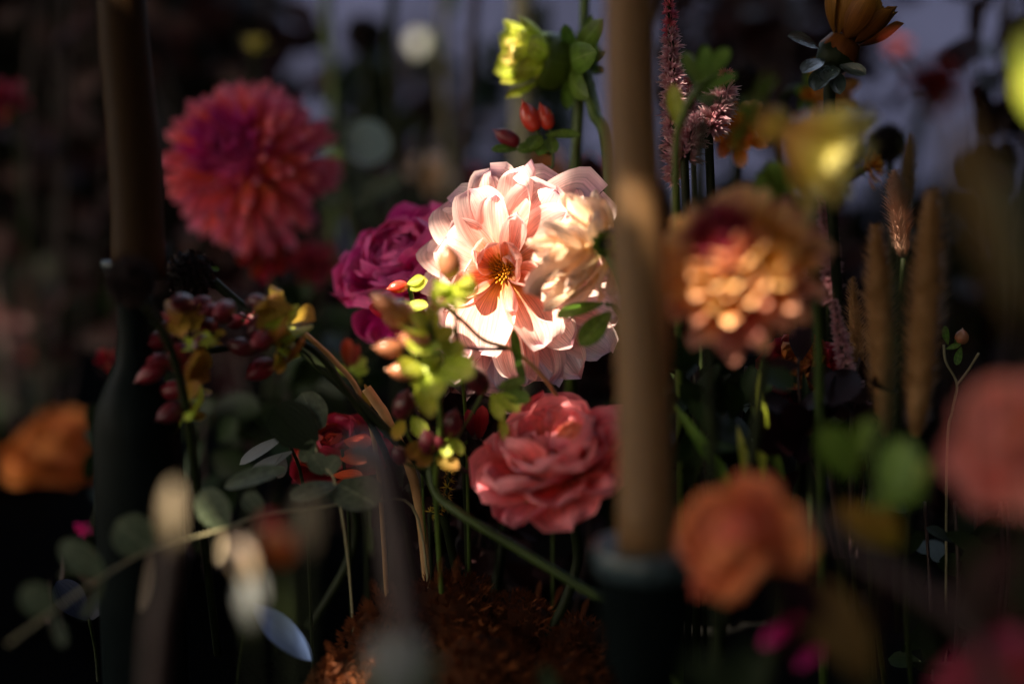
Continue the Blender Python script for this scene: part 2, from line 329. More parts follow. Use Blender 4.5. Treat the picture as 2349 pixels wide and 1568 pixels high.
def wall():
    T = Thing('garden_wall', 'pale plastered wall far behind the flowers', 'wall', Matrix.Translation((0, 6, -.75)))
    vs, fs = [], []
    nx, nz = 60, 20
    for i in range(nx+1):
        for j in range(nz+1):
            x = -6+12*i/nx; z = 2.6*j/nz
            vs.append((x, .01*mnoise.noise(Vector((x*1.3, z*1.3, 0))), z))
    for i in range(nx):
        for j in range(nz): fs.append((i*(nz+1)+j, (i+1)*(nz+1)+j, (i+1)*(nz+1)+j+1, i*(nz+1)+j+1))
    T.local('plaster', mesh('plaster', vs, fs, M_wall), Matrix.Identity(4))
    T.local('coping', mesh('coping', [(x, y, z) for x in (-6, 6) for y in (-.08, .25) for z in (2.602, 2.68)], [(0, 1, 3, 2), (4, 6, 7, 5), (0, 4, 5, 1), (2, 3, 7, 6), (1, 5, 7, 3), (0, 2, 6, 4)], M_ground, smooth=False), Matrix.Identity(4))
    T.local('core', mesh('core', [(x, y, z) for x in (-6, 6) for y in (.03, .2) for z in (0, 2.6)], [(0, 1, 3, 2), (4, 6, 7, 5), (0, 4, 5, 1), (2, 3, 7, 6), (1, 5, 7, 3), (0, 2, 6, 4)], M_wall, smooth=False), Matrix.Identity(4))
wall()
def leafcloud(name, pts, size, mat, seed=1, flat=None):
    rs = random.Random(seed); vs, fs, uv = [], [], []
    for p in pts:
        n = Vector((rs.gauss(0, 1), rs.gauss(0, 1), rs.gauss(0, 1)))
        if flat is not None: n = (Vector(flat)*2.2 + n*.6)
        n.normalize(); a = n.orthogonal().normalized(); a = Quaternion(n, rs.uniform(0, 6.28)) @ a; b = n.cross(a)
        s = size*rs.uniform(.7, 1.25); k = len(vs)
        for (u, v, h) in ((-1, 0, 0), (-.35, .55, .1), (.35, .5, .1), (1, 0, -.12), (.35, -.5, .1), (-.35, -.55, .1), (0, 0, -.02)):
            vs.append(p + a*(u*s) + b*(v*s) + n*(h*s)); uv.append((.5+v/2, .5+u/2))
        for q in range(6): fs.append((k+6, k+q, k+(q+1) % 6))
    return mesh(name, vs, fs, mat, uv)
def hedge(label, x0, x1, y, ztop, depth, seed):
    T = Thing('hedge', label, 'hedge', Matrix.Translation(((x0+x1)/2, y, -.75)))
    rs = random.Random(seed); pts = []
    hw = (x1-x0)/2
    for i in range(int(2600*hw*2)):
        x = rs.uniform(-hw, hw); top = ztop+.75+.05*mnoise.noise(Vector((x*5, seed, 0)))+.03*mnoise.noise(Vector((x*17, seed, 3)))
        z = rs.uniform(.2, 1)**.6*top
        yy = rs.choice((rs.uniform(-depth/2, -depth/2+.05), rs.uniform(-depth/2, depth/2) if z > top-.1 else -depth/2))
        pts.append(Vector((x, yy+rs.uniform(-.02, .02), z)))
    o = T.local('foliage', leafcloud('foliage', pts, .03, M_hedge, seed), Matrix.Identity(4)); o['kind'] = 'stuff'
    z1 = ztop+.75-.1
    T.local('twig_core', mesh('twig_core', [(x, yy, z) for x in (-hw+.02, hw-.02) for yy in (-depth/2+.03, depth/2-.03) for z in (0, z1)], [(0, 1, 3, 2), (4, 6, 7, 5), (0, 4, 5, 1), (2, 3, 7, 6), (1, 5, 7, 3), (0, 2, 6, 4)], M_scab, smooth=False), Matrix.Identity(4))
def hx(px, r): return P(px, 784, r).x
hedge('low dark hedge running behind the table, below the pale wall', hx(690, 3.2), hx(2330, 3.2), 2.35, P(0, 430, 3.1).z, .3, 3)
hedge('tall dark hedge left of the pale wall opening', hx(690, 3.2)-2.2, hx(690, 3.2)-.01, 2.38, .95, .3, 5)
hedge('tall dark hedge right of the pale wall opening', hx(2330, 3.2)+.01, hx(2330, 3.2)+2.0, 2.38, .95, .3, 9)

def blocker_hedge(label, x0, x1, y0, y1, h, seed):  # unseen hedges added to block fill light from right and camera side
    T = Thing('hedge', label, 'hedge', Matrix.Translation(((x0+x1)/2, (y0+y1)/2, -.75))); rs = random.Random(seed); pts = []  # named hedge like the real ones, but added only to block light
    hx_, hy_ = (x1-x0)/2, (y1-y0)/2
    for i in range(int(520*(2*hx_+2*hy_)*h)):
        if rs.random() < hx_/(hx_+hy_): p = Vector((rs.uniform(-hx_, hx_), rs.choice((-hy_, hy_)), rs.uniform(0, h)))
        else: p = Vector((rs.choice((-hx_, hx_)), rs.uniform(-hy_, hy_), rs.uniform(0, h)))
        pts.append(p+Vector((rs.gauss(0, .02), rs.gauss(0, .02), rs.gauss(0, .03))))
    o = T.local('foliage', leafcloud('foliage', pts, .045, M_hedge, seed), Matrix.Identity(4)); o['kind'] = 'stuff'
    T.local('twig_core', mesh('twig_core', [(x, y, z) for x in (-hx_+.03, hx_-.03) for y in (-hy_+.03, hy_-.03) for z in (0, h-.03)], [(0, 1, 3, 2), (4, 6, 7, 5), (0, 4, 5, 1), (2, 3, 7, 6), (1, 5, 7, 3), (0, 2, 6, 4)], M_scab, smooth=False), Matrix.Identity(4))
blocker_hedge('tall unseen hedge added right of the table to block sky light', 1.25, 1.6, -1.4, 2.15, 3.2, 21)
blocker_hedge('tall unseen hedge added behind the camera to block front fill light', -.15, 1.2, -1.5, -1.15, 3.0, 22)

# unseen tree crown added over the table; gaps placed to shape sun patches
GAPS = [  # photo point the gap lets the sun reach, gap radius in cm
    (1120, 745, .98, 2.2), (1020, 570, 1.0, 1.5), (1185, 455, 1.0, 1.9), (1330, 470, .98, 1.6), (1290, 600, .94, 1.4), (1330, 545, .93, 1.0), (1065, 835, 1.0, 1.3), (1240, 830, 1.0, .9), (1380, 790, 1.0, .6),
    (1685, 680, .755, 1.8), (1718, 765, .755, 1.2), (2060, 480, 1.0, .8), (1432, 430, .752, .35), (860, 712, 1.04, .5), (1740, 870, .88, .6),
    (512, 1250, .86, .6), (960, 95, 2.3, 1.6), (585, 105, 1.5, 1.0), (2045, 100, .68, .5), (392, 1140, .63, .3), (1930, 390, .74, .35), (960, 830, .885, .6), (1038, 645, .885, .9),
    (2345, 150, .6, .4), (1195, 110, 1.12, .8), (835, 1015, 1.0, .4), (70, 800, 1.75, 1.0), (1020, 1020, .92, .5), (600, 640, .92, .4), (1655, 290, 1.0, .6)]
def canopy():
    e1 = Vector((1, 0, 0)); e1 = (e1-SUN*e1.dot(SUN)).normalized(); e2 = SUN.cross(e1)
    C0 = P(1174, 784, 1.0) + SUN*1.3
    holes = []
    for x, y, r, g in GAPS:
        q = P(x, y, r)-C0; holes.append((q.dot(e1), q.dot(e2), g/100))
    rs = random.Random(4); pts = []; small = []
    step = .03
    for lay in range(3):
        a = -2.9
        while a < 1.5:
            b = -1.3 if a > -.75 else .75
            while b < 2.6:
                u = a+rs.uniform(-.012, .012); v = b+rs.uniform(-.012, .012)
                if all((u-h[0])**2+(v-h[1])**2 > (h[2]+.042)**2 for h in holes):
                    pts.append(C0+e1*u+e2*v+SUN*(lay*.05+rs.uniform(-.015, .015)))
                b += step
            a += step
    for lay in range(3):            # small leaves added to trim the edge of each gap
        for h in holes:
            for k in range(260):
                rr = h[2]+.010+.062*math.sqrt(rs.random()); an = rs.uniform(0, 6.283); u = h[0]+rr*math.cos(an); v = h[1]+rr*math.sin(an)
                if all((u-g[0])**2+(v-g[1])**2 > (g[2]+.010)**2 for g in holes): small.append(C0+e1*u+e2*v+SUN*(lay*.04+rs.uniform(-.015, .015)))
    T = Thing('added_shade_tree', 'unseen leafy tree bough added over the table, its gaps shaping the sun patches', 'tree', Matrix.Translation((C0.x+1.2, C0.y+.5, -.75)))
    o = T.world('crown', leafcloud('crown', pts, .034, M_canopy, 2, SUN), Matrix.Identity(4)); o['kind'] = 'stuff'
    o = T.world('gap_edge_leaves', leafcloud('gap_edge_leaves', small, .013, M_canopy, 3, SUN), Matrix.Identity(4)); o['kind'] = 'stuff'
    base = Vector((C0.x+1.75, C0.y+.5, -.75))
    T.tube('trunk', smooth_path([base, base+Vector((.03, .02, .9)), base+Vector((0, 0, 1.9)), C0+SUN*.22+e1*1.3+e2*.5]), [.09, .075, .06, .04], M_pstem, 12)
    for k, (u, v) in enumerate(((.75, -.6), (.8, 1.2), (.9, -1.0), (.7, 2.0))):
        T.tube('bough', smooth_path([C0+SUN*.22+e1*1.3+e2*.5, C0+SUN*.2+e1*(1.0+(u-.75)*.3)+e2*(v*.5+.2), C0+SUN*.17+e1*u+e2*v]), [.035, .02, .006], M_pstem, 8)
canopy()

# ------------------------------------------------------------------ plant builders
def stem_pts(start, down=None, foot=None):
    """from a flower back down to the table"""
    foot = foot or Vector((start.x+rnd(-.03, .03), start.y+rnd(.0, .05), .004))
    mid = (start*0.55+foot*0.45); mid.x = start.x*.7+foot.x*.3
    pts = [start]
    if down is not None: pts.append(start+down)
    pts += [mid + (down*.6 if down is not None else Vector()), foot]
    return smooth_path(pts, 6)
def add_stem(T, M, back=.01, rad=.0022, mat=None, foot=None):
    z = (M.to_3x3() @ Vector((0, 0, 1))).normalized()
    st = M.translation - z*back
    T.tube('stem', stem_pts(st, -z*.025+Vector((0, 0, -.015)), foot), [rad*1.1, rad, rad, rad*1.1], mat or M_dstem, 8)

def dahlia(name, label, at, f, Rp, n, mats, mk, elev=(-28, 84), flat=1.0, up=(0, 1, 0), core=.22, stem=True, lenr=(1.0, .30), sepals=True, group=None, cat='flower', seed=1, stem_mat=None, foot=None, wob=7):
    rs = random.Random(seed)
    M = frame(P(*at), f, up); T = Thing(name, label, cat, M, group); Rm = S(at[2], Rp)
    for i in range(n):
        t = i/(n-1)
        e = elev[0]+(elev[1]-elev[0])*t**.85
        L = Rm*(lenr[0]+(lenr[1]-lenr[0])*t)*rs.uniform(.9, 1.08)*(1-core*.8)
        mat = mats[min(int(t*len(mats)), len(mats)-1)]
        k = dict(mk); k['seed'] = i % 4; k['curl'] = mk.get('curl', .3)+.12*((i % 3)-1)
        me = pm(mat, **k)
        r0 = core*Rm*math.cos(R(max(e, 0)))*.9; z0 = core*Rm*flat*(math.sin(R(e)))
        T.local('petal', me, lp(i*137.508+rs.uniform(-wob, wob), r0, z0, e+rs.uniform(-wob, wob), L, rs.uniform(-14, 14)))
    T.local('flower_core', lathe_mesh('flower_core', [(.02*Rm, -core*Rm), (core*Rm*.8, -core*Rm*.55), (core*Rm, 0), (core*Rm*.75, core*Rm*.6*flat), (.02*Rm, core*Rm*.85*flat)], mats[-1], 12), Matrix.Identity(4))
    if sepals:
        for k in range(6):
            T.local('sepal', pm(M_green, W=.55, cup=.4, curl=-.5, sharp=1.4), lp(k*60, core*Rm*.3, -core*Rm*.9, -20, Rm*.42, 180))
    if stem: add_stem(T, M, core*Rm*.9, .0024, stem_mat, foot)
    return T
def rose(name, label, at, f, Rp, mat, matin, up=(0, 1, 0), layers=None, stem=True, seed=1, ruf=.07, group=None, cat='rose', stem_mat=None, hearts=None, jit=1.6):
    rs = random.Random(seed); hearts = hearts or [(0, 0, 1)]
    M = frame(P(*at), f, up); T = Thing(name, label, cat, M, group); Rm = S(at[2], Rp)
    layers = layers or [(5, 4, .95, 1.15, .10, -.30, .55, .55, -1.3), (6, 24, .90, 1.05, .10, -.26, .7, .6, -1.2), (6, 40, .82, .95, .09, -.22, .8, .6, -.9),
                        (7, 54, .70, .85, .08, -.18, .9, .5, -.6), (7, 66, .60, .75, .07, -.14, 1.0, .4, -.4), (7, 76, .50, .65, .05, -.10, 1.1, .3, 0), (6, 84, .42, .55, .03, -.06, 1.15, .25, 0)]
    off = 0
    for li, (n, e, L, W, r0, z0, cup, curl, tip) in enumerate(layers):
        mm = mat if li < len(layers)-3 else matin
        inner = li >= len(layers)-4
        for hx_, hy_, hs_ in (hearts if inner else [(0, 0, 1)]):
            for k in range(n):
                me = pm(mm, W=round(W/L, 2), base=.3, peak=.68, sharp=.8, cup=cup+.15*((k+li) % 3-1), curl=curl+.2*((k*2+li) % 3-1), tip=tip+.5*((k % 3)-1), ruf=ruf, rk=1.8+.5*(k % 3), seed=k % 5+li, notch=.06*(k % 2), nu=14, nv=15)
                T.local('petal', me, Matrix.Translation((hx_*Rm, hy_*Rm, 0)) @ lp(off+k*360/n+rs.uniform(-9, 9)*jit, r0*Rm*hs_, z0*Rm, e+rs.uniform(-6, 6)*jit, L*Rm*hs_*rs.uniform(.86, 1.12), rs.uniform(-10, 10)*jit))
        off += 27+rs.uniform(-12, 12)
    for k in range(5):
        T.local('sepal', pm(M_green, W=.32, cup=.3, curl=-.7, sharp=1.8), lp(k*72+20, .05*Rm, -.34*Rm, -15, Rm*.55, 180))
    T.local('hip', lathe_mesh('hip', [(.03*Rm, -.62*Rm), (.12*Rm, -.52*Rm), (.15*Rm, -.4*Rm), (.12*Rm, -.3*Rm)], M_green, 10), Matrix.Identity(4))
    if stem: add_stem(T, M, .58*Rm, .0026, stem_mat)
    return T
def berry_mesh(mat, n=14):
    key = ('berry', mat.name)
    if key not in _cache:
        prof = [(.02, 0), (.16, .02), (.27, .12), (.34, .30), (.36, .48), (.32, .66), (.22, .84), (.10, .95), (.045, 1.0), (.02, 1.09), (.005, 1.12)]
        _cache[key] = lathe_mesh('berry', prof, mat, n)
    return _cache[key]
def zmat(A, B, ws=1.0):
    z = B-A; L = z.length; z = z/L; x = z.orthogonal().normalized(); y = z.cross(x)
    m = Matrix((x*L*ws, y*L*ws, z*L)).transposed().to_4x4(); m.translation = A; return m
def berry(T, a, b, mat, smat, node=None, nsep=5, ssize=.55, fat=1.0, smat2=None, parent_stem=None):
    """one berry from base a to tip b with its sepals, joined to its node by a stalk"""
    A = P(*a); B = P(*b)
    o = T.world('berry', berry_mesh(mat), zmat(A, B, fat*.84))
    z = (B-A).normalized(); L = (B-A).length; x = z.orthogonal().normalized()
    for k in range(nsep):
        d = Quaternion(z, k*6.283/nsep+rnd(-.3, .3)) @ x
        dirv = (d*1.0 - z*rnd(-.15, .55)).normalized(); nrm = (z-dirv*z.dot(dirv)).normalized(); y = nrm.cross(dirv); s = L*ssize*rnd(.8, 1.2)
        m = Matrix((dirv*s, y*s, nrm*s)).transposed().to_4x4(); m.translation = A+z*L*.02
        T.world('sepal', pm(smat, W=.55, cup=.5, curl=-.5+.4*(k % 3), sharp=1.4, peak=.5, nu=4, nv=6), m, o)
    if node is not None:
        N = P(*node); mid = (A+N)/2 - z*L*.15
        T.tube('stalk', smooth_path([A+z*L*.03, mid, N], 4), .0007, smat2 or M_stem, 6)
    return o

# ------------------------------------------------------------------ candles
def candle(label, top, bot, dia_px, mat, holder):
    A = P(*bot); B = P(*top); T = Thing('taper_candle', label, 'candle', Matrix.Translation(A))
    r = S(bot[2], dia_px/2); n = 14
    pts = [A.lerp(B, i/n)+Vector((.0012*math.sin(i*.55), 0, 0)) for i in range(n+1)]
    T.tube('wax', pts, [r*(1.0-.12*i/n+.012*math.sin(i*2.1)) for i in range(n+1)], mat, 32)
    T.tube('wick', [B, B+Vector((.0005, 0, .006)), B+Vector((.002, 0, .011))], .0008, M_scab, 6)
candle('tan beeswax taper candle standing in front of the peach dahlia', (1440, -520, .765), (1480, 1300, .77), 130, M_wax, None)
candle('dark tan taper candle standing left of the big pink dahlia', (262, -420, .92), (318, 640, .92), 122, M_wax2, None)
def holder_cup():
    c = P(1482, 1262, .77); s = S(.77); M = Matrix.Translation((c.x, c.y, 0)); h = c.z
    T = Thing('candle_holder', 'dark teal candlestick with flared cup under the tan candle', 'candle holder', M)
    prof = [(66*s, h-.006), (76*s, h-.002), (118*s, h+.001), (122*s, h-.002), (120*s, h-.007), (112*s, h-.012), (104*s, h-.03), (92*s, h-.045), (66*s, h-.056), (36*s, h-.06), (34*s, h-.063), (56*s, h-.068), (58*s, h-.074), (34*s, h-.08), (30*s, .02)]
    T.local('cup', lathe_mesh('cup', [(r, z) for r, z in prof if z > .03][::-1], M_metal, 40), Matrix.Identity(4))
    T.local('rim', lathe_mesh('rim', [(118*s, h-.008), (124*s, h-.006), (125*s, h+.0005), (120*s, h+.003), (110*s, h+.0028), (80*s, h-.001)], M_rim, 40), Matrix.Identity(4))
    T.local('socket', lathe_mesh('socket', [(.001, h-.03), (66*s, h-.03), (68*s, h-.006)], M_metal, 40), Matrix.Identity(4))
    T.local('foot', lathe_mesh('foot', [(190*s, 0.001), (190*s, .004), (120*s, .010), (50*s, .016), (33*s, .03), (29.5*s, h-.078)], M_metal, 40), Matrix.Identity(4))
holder_cup()
def holder_bottle():
    c = P(300, 610, .92); s = S(.92); T = Thing('candle_holder', 'tall bottle-shaped dark teal candle holder with narrow neck', 'candle holder', Matrix.Translation((c.x, c.y, 0))); h = c.z
    def z(py): return P(300, py, .92).z
    prof = [(90*s, .001), (100*s, .008), (103*s, z(1150)), (100*s, z(1000)), (92*s, z(940)), (72*s, z(890)), (45*s, z(840)), (34*s, z(770)), (36*s, z(700)), (46*s, z(660)), (62*s, z(630)), (66*s, z(612)), (62*s, z(606)), (58*s, z(612))]
    T.local('body', lathe_mesh('body', prof, M_metal, 40), Matrix.Identity(4))
    T.local('rim', lathe_mesh('rim', [(58*s, z(607)), (65*s, z(604)), (68*s, z(609)), (66*s, z(616))], M_rim, 40), Matrix.Translation((0, 0, .0015)))
holder_bottle()

# ------------------------------------------------------------------ the peach dahlia in focus
def hero():
    M = frame(P(1152, 618, 1.0), (-.26, .18, 1)); s = S(1.0)
    T = Thing('peach_dahlia', 'large open peach dahlia lit white by the sun beside the tan candle', 'flower', M)
    # az, length, width, elevation, start radius, start height, cup, curl, tip, ruffle, colour, roll, notch, fold
    rows = [
        # outer ring, seen from within
        (130, 222, 150, 6, 10, -26, .7, -.15, -1.0, .02, 0, 0, .02, 0), (101, 238, 120, 8, 10, -28, .8, -.1, -.3, .05, 0, 10, .12, .15), (78, 246, 105, 10, 10, -30, .8, .1, .9, .05, 0, -14, .02, .2),
        (64, 252, 165, 6, 10, -34, .65, -.15, -.9, .03, 0, 4, .03, 0), (44, 272, 165, 4, 10, -34, .65, -.2, -1.1, .03, 0, 4, .03, 0), (22, 268, 150, 4, 10, -34, .7, -.2, -.9, .02, 0, 0, .02, 0), (0, 245, 140, 2, 10, -34, .7, -.2, -.7, .02, 0, 0, .02, 0),
        (152, 196, 150, 4, 10, -26, .75, -.3, -1.5, .02, 0, -8, .0, 0), (173, 188, 140, 4, 10, -28, .75, -.35, -1.4, .02, 0, 0, .0, 0), (197, 200, 120, 0, 10, -30, .8, -.4, -.8, .04, 0, 14, .06, 0),
        (219, 222, 110, -8, 10, -34, .8, -.3, -.5, .04, 0, 0, .08, 0), (237, 256, 115, -10, 8, -36, .8, -.3, -.5, .05, 0, -12, .06, 0), (252, 268, 100, -12, 8, -38, .9, -.25, -.4, .05, 0, 10, .1, .1),
        (267, 274, 105, -12, 8, -38, .9, -.25, -.5, .04, 0, 0, .05, 0), (284, 256, 86, -6, 8, -34, 1.1, -.3, .2, .03, 0, -16, .0, .25), (297, 270, 108, -8, 8, -36, .9, -.35, .6, .03, 0, 12, .0, 0),
        (310, 288, 108, -10, 8, -38, .9, -.3, .4, .03, 0, -8, .0, 0), (325, 296, 118, -10, 8, -40, .8, -.3, -.3, .03, 0, 0, .0, 0), (342, 280, 120, -4, 8, -38, .8, -.2, -.3, .02, 0, 0, .0, 0),
        # second ring: the broad spoons
        (115, 196, 126, 15, 8, -16, .75, .12, -.45, .02, 0, 8, .03, 0), (89, 168, 88, 20, 8, -12, 1.0, .2, -.25, .02, 0, -14, .0, .2), (58, 218, 148, 13, 8, -18, .7, .12, -.6, .025, 0, -6, .04, 0),
        (69, 140, 66, 30, 8, -8, 1.2, .1, .1, .015, 0, 24, .0, .25), (32, 205, 130, 14, 8, -18, .75, .15, -.5, .02, 0, 0, .02, 0), (150, 152, 132, 14, 8, -14, .75, .12, -.7, .015, 0, -8, .0, 0),
        (178, 140, 110, 10, 8, -14, .8, .0, -.5, .02, 0, 0, .0, 0), (206, 145, 96, 8, 8, -14, .8, .0, -.5, .03, 0, 12, .0, 0), (6, 180, 116, 12, 8, -14, .8, .1, -.3, .02, 0, 0, .0, 0),
        (229, 178, 92, 2, 8, -18, .8, -.2, -.4, .04, 0, 0, .08, 0), (331, 200, 116, 6, 8, -18, .8, -.1, -.3, .02, 0, 0, .0, 0),
        # the two lower cornets
        (256, 178, 165, 20, 26, -6, .85, -.6, -.7, .03, 0, 16, .03, 0), (303, 172, 128, 16, 38, -8, 1.15, -.5, -.6, .02, 0, -18, .0, .1), (280, 244, 80, 4, 10, -20, 1.3, -.3, .1, .02, 0, 0, .0, .25),
        (243, 212, 88, 0, 10, -24, .9, -.3, -.3, .05, 0, 0, .08, .1), (316, 232, 96, 2, 10, -24, 1.0, -.25, .4, .03, 0, 0, .0, 0),
        # curled heart
        (160, 104, 104, 46, 16, -4, 1.3, .7, 1.1, .03, 1, 18, 0, 0), (186, 92, 80, 34, 18, -4, 1.1, .6, .8, .03, 1, -20, 0, .1), (204, 112, 76, 18, 20, -6, 1.1, .4, .5, .04, 1, -18, 0, .1), (236, 104, 78, 30, 26, -4, 2.2, .5, .8, .02, 1, 26, 0, 0),
        (134, 84, 86, 40, 14, -4, 1.2, .9, 1.0, .03, 1, 6, 0, 0), (8, 108, 108, 44, 16, -4, 1.2, .7, .9, .03, 1, 10, 0, 0), (322, 122, 64, 40, 18, -4, 1.8, .2, .3, .03, 1, -28, 0, .1),
        (344, 124, 90, 22, 22, -4, 1.2, .5, .5, .03, 1, 18, 0, 0), (40, 84, 74, 36, 16, -4, 1.2, .8, .9, .03, 1, -8, 0, 0), (300, 120, 60, 30, 22, -4, 1.9, .2, .2, .03, 1, 24, 0, 0), (24, 90, 60, 52, 16, -4, 1.5, .7, .9, .03, 1, 30, 0, .1)]
    hr = random.Random(12)
    for i, (az, L, W, e, r0, z0, cup, curl, tip, ruf, c, roll, notch, fold) in enumerate(rows):
        az += hr.uniform(-4, 4); roll += hr.uniform(-9, 9); tip += hr.uniform(-.35, .35); cup *= hr.uniform(.75, 1.2); ruf = ruf*1.6+.012
        me = petal(M_peachin if c else M_peach, W=W/L*(1.0 if c else 1.14), base=.16, peak=.67, sharp=.72 if not c else .9, cup=cup, curl=curl, tip=tip, ruf=ruf, notch=notch, fold=fold, rk=1.3+.9*hr.random(), nu=16, nv=22, seed=i, edge=hr.uniform(-.07, .08))
        T.local('petal', me, lp(az, r0*s, z0*s, e, L*s, roll))
    d = T.local('disc', lathe_mesh('disc', [(28*s, -8*s), (26*s, 0), (20*s, 4*s), (8*s, 5*s), (.5*s, 4*s)], M_disc, 20), Matrix.Identity(4))
    rs = random.Random(3); cone = lathe_mesh('stamen', [(.12, 0), (.16, .5), (.10, .85), (.02, 1)], M_stam, 6)
    for k in range(60):
        a = k*2.39996; rr = 26*s*math.sqrt((k+.5)/60)
        T.local('stamen', cone, Matrix.Translation((rr*math.cos(a), rr*math.sin(a), 2*s)) @ Matrix.Rotation(a, 4, 'Z') @ Matrix.Rotation(R(12+28*rr/(26*s)*rs.random()), 4, 'Y') @ Matrix.Diagonal((16*s, 16*s, s*(14+12*rr/(26*s)), 1)), d)
    T.local('calyx', lathe_mesh('calyx', [(8*s, -70*s), (26*s, -60*s), (34*s, -44*s), (26*s, -30*s)], M_green, 14), Matrix.Identity(4))
    add_stem(T, M, 66*s, .003)
hero()

def pale():
    T = Thing('pale_dahlia', 'cream dahlia seen from the side, tucked between the peach dahlia and the candle', 'flower', Matrix.Translation(P(1385, 575, .93)))
    r = .93
    rows = [((1378, 560), (1215, 560), 46, .6), ((1378, 570), (1195, 615), 42, .5), ((1355, 585), (1205, 655), 60, .5), ((1360, 545), (1245, 480), 70, .6), ((1365, 540), (1290, 440), 64, .5), ((1375, 540), (1340, 450), 60, .5), ((1385, 540), (1385, 455), 64, .4),
            ((1350, 600), (1245, 690), 62, .5), ((1350, 610), (1270, 725), 54, .5), ((1360, 615), (1310, 720), 50, .5), ((1340, 570), (1240, 590), 54, .8), ((1345, 555), (1270, 520), 54, .8), ((1345, 590), (1250, 635), 54, .8), ((1380, 600), (1350, 690), 56, .4),
            ((1395, 600), (1400, 680), 60, .3), ((1400, 560), (1470, 520), 60, .3), ((1400, 580), (1480, 600), 60, .3), ((1350, 565), (1285, 545), 40, .9), ((1350, 600), (1290, 640), 40, .9), ((1365, 545), (1315, 500), 44, .9)]
    for i, (a, b, w_, tw) in enumerate(rows):
        L = math.hypot(b[0]-a[0], b[1]-a[1])
        a = (a[0]+18, a[1]); w_ *= .74
        me = petal(M_peachpale, W=w_/L, cup=.9+.3*(i % 3), curl=rnd(-.8, .8), tip=rnd(-1.5, 1.3), ruf=.09, rk=1.7, sharp=1.2, nu=8, nv=12, seed=i, fold=.2*(i % 2), notch=.08*(i % 2))
        blade(T, 'petal', me, (*a, r+rnd(-.004, .012)), (*b, r+rnd(-.03, .04)), (rnd(-.9, .9), rnd(-.5, .8), tw))
    rq = random.Random(31)
    for k in range(26):
        a = math.radians(rq.uniform(75, 290)); l = rq.uniform(80, 165); b0 = (1372+rq.uniform(-14, 14), 565+rq.uniform(-26, 26))
        me = petal(M_peachpale, W=rq.uniform(.22, .34), cup=rq.uniform(.8, 1.6), curl=rq.uniform(-.9, .9), tip=rq.uniform(-1.6, 1.4), ruf=.08, rk=1.9, sharp=1.4, nu=8, nv=12, seed=k, fold=rq.uniform(0, .4))
        blade(T, 'petal', me, (*b0, r+rq.uniform(-.008, .012)), (b0[0]+l*math.cos(a), b0[1]-l*.9*math.sin(a), r+rq.uniform(-.035, .03)), (rq.uniform(-.8, .8), rq.uniform(-.4, .9), .7))
    for k in range(9):
        a = k*.7; blade(T, 'sepal', pm(M_green, W=.4, cup=.5, curl=.3, sharp=1.5), (1384, 560, r-.022), (1384+36*math.cos(a), 560+36*math.sin(a), r-.03), (.2, .2, 1))
    T.world('calyx', lathe_mesh('calyx', [(.0005, 0), (.006, .001), (.008, .006), (.004, .011)], M_dgreen, 12), frame(P(1388, 562, r-.012), (.4, 0, 1)))
    T.tube('stem', smooth_path([P(1372, 565, r-.016), P(1420, 640, r-.02), P(1470, 900, r), P(1480, 1500, 1.0)]), .0026, M_stem)
pale()

# ------------------------------------------------------------------ roses
LAY = [(7, 2, .95, 1.0, .10, -.32, .5, .5, -1.4), (8, 18, .92, .95, .10, -.28, .65, .6, -1.2), (8, 30, .86, .9, .09, -.25, .7, .6, -1.1), (9, 42, .78, .8, .09, -.22, .8, .6, -.9),
       (9, 54, .68, .7, .08, -.18, .9, .5, -.6), (9, 66, .58, .62, .07, -.14, 1.0, .4, -.4), (8, 76, .50, .55, .05, -.10, 1.1, .3, 0), (7, 84, .42, .45, .03, -.06, 1.15, .25, 0)]
rose('magenta_rose', 'deep magenta garden rose tucked against the left of the peach dahlia', (930, 615, 1.09), (-.30, .75, .85), 172, M_mag, M_mag, seed=3, ruf=.11, layers=LAY, hearts=[(-.05, 0, .95), (.32, .12, .6)])
rose('coral_rose', 'coral pink garden rose with two ruffled hearts below the peach dahlia', (1268, 1048, .93), (-.32, .9, .65), 190, M_coral, M_coralin, seed=8, ruf=.075, jit=1.3, layers=LAY, hearts=[(-.26, -.10, .72), (.26, .16, .74)])
rose('orange_rose', 'blurred orange coral rose leaning right of the candlestick cup', (1700, 1235, .70), (-.55, .5, .8), 150, M_flame, M_coralin, seed=5, ruf=.1, jit=2.2)
rose('salmon_rose', 'very blurred salmon pink rose above the dark foliage at the picture edge', (2330, 1005, .61), (-.5, .3, .9), 168, M_salmon, M_coralin, seed=6, jit=2)
rose('terracotta_rose', 'blurred terracotta orange rose behind the bottle candle holder', (130, 1035, 1.6), (.1, .8, .7), 120, M_terra, M_terra, seed=9)
rose('crimson_rose', 'dark crimson rose low among the eucalyptus leaves', (770, 1040, 1.04), (-.2, .7, .7), 120, M_dred, M_dred, seed=12)
rose('dark_magenta_rose', 'shadowed magenta rose cut by the lower picture edge', (2330, 1640, .62), (-.3, .6, .8), 200, M_wine, M_wine, seed=13)

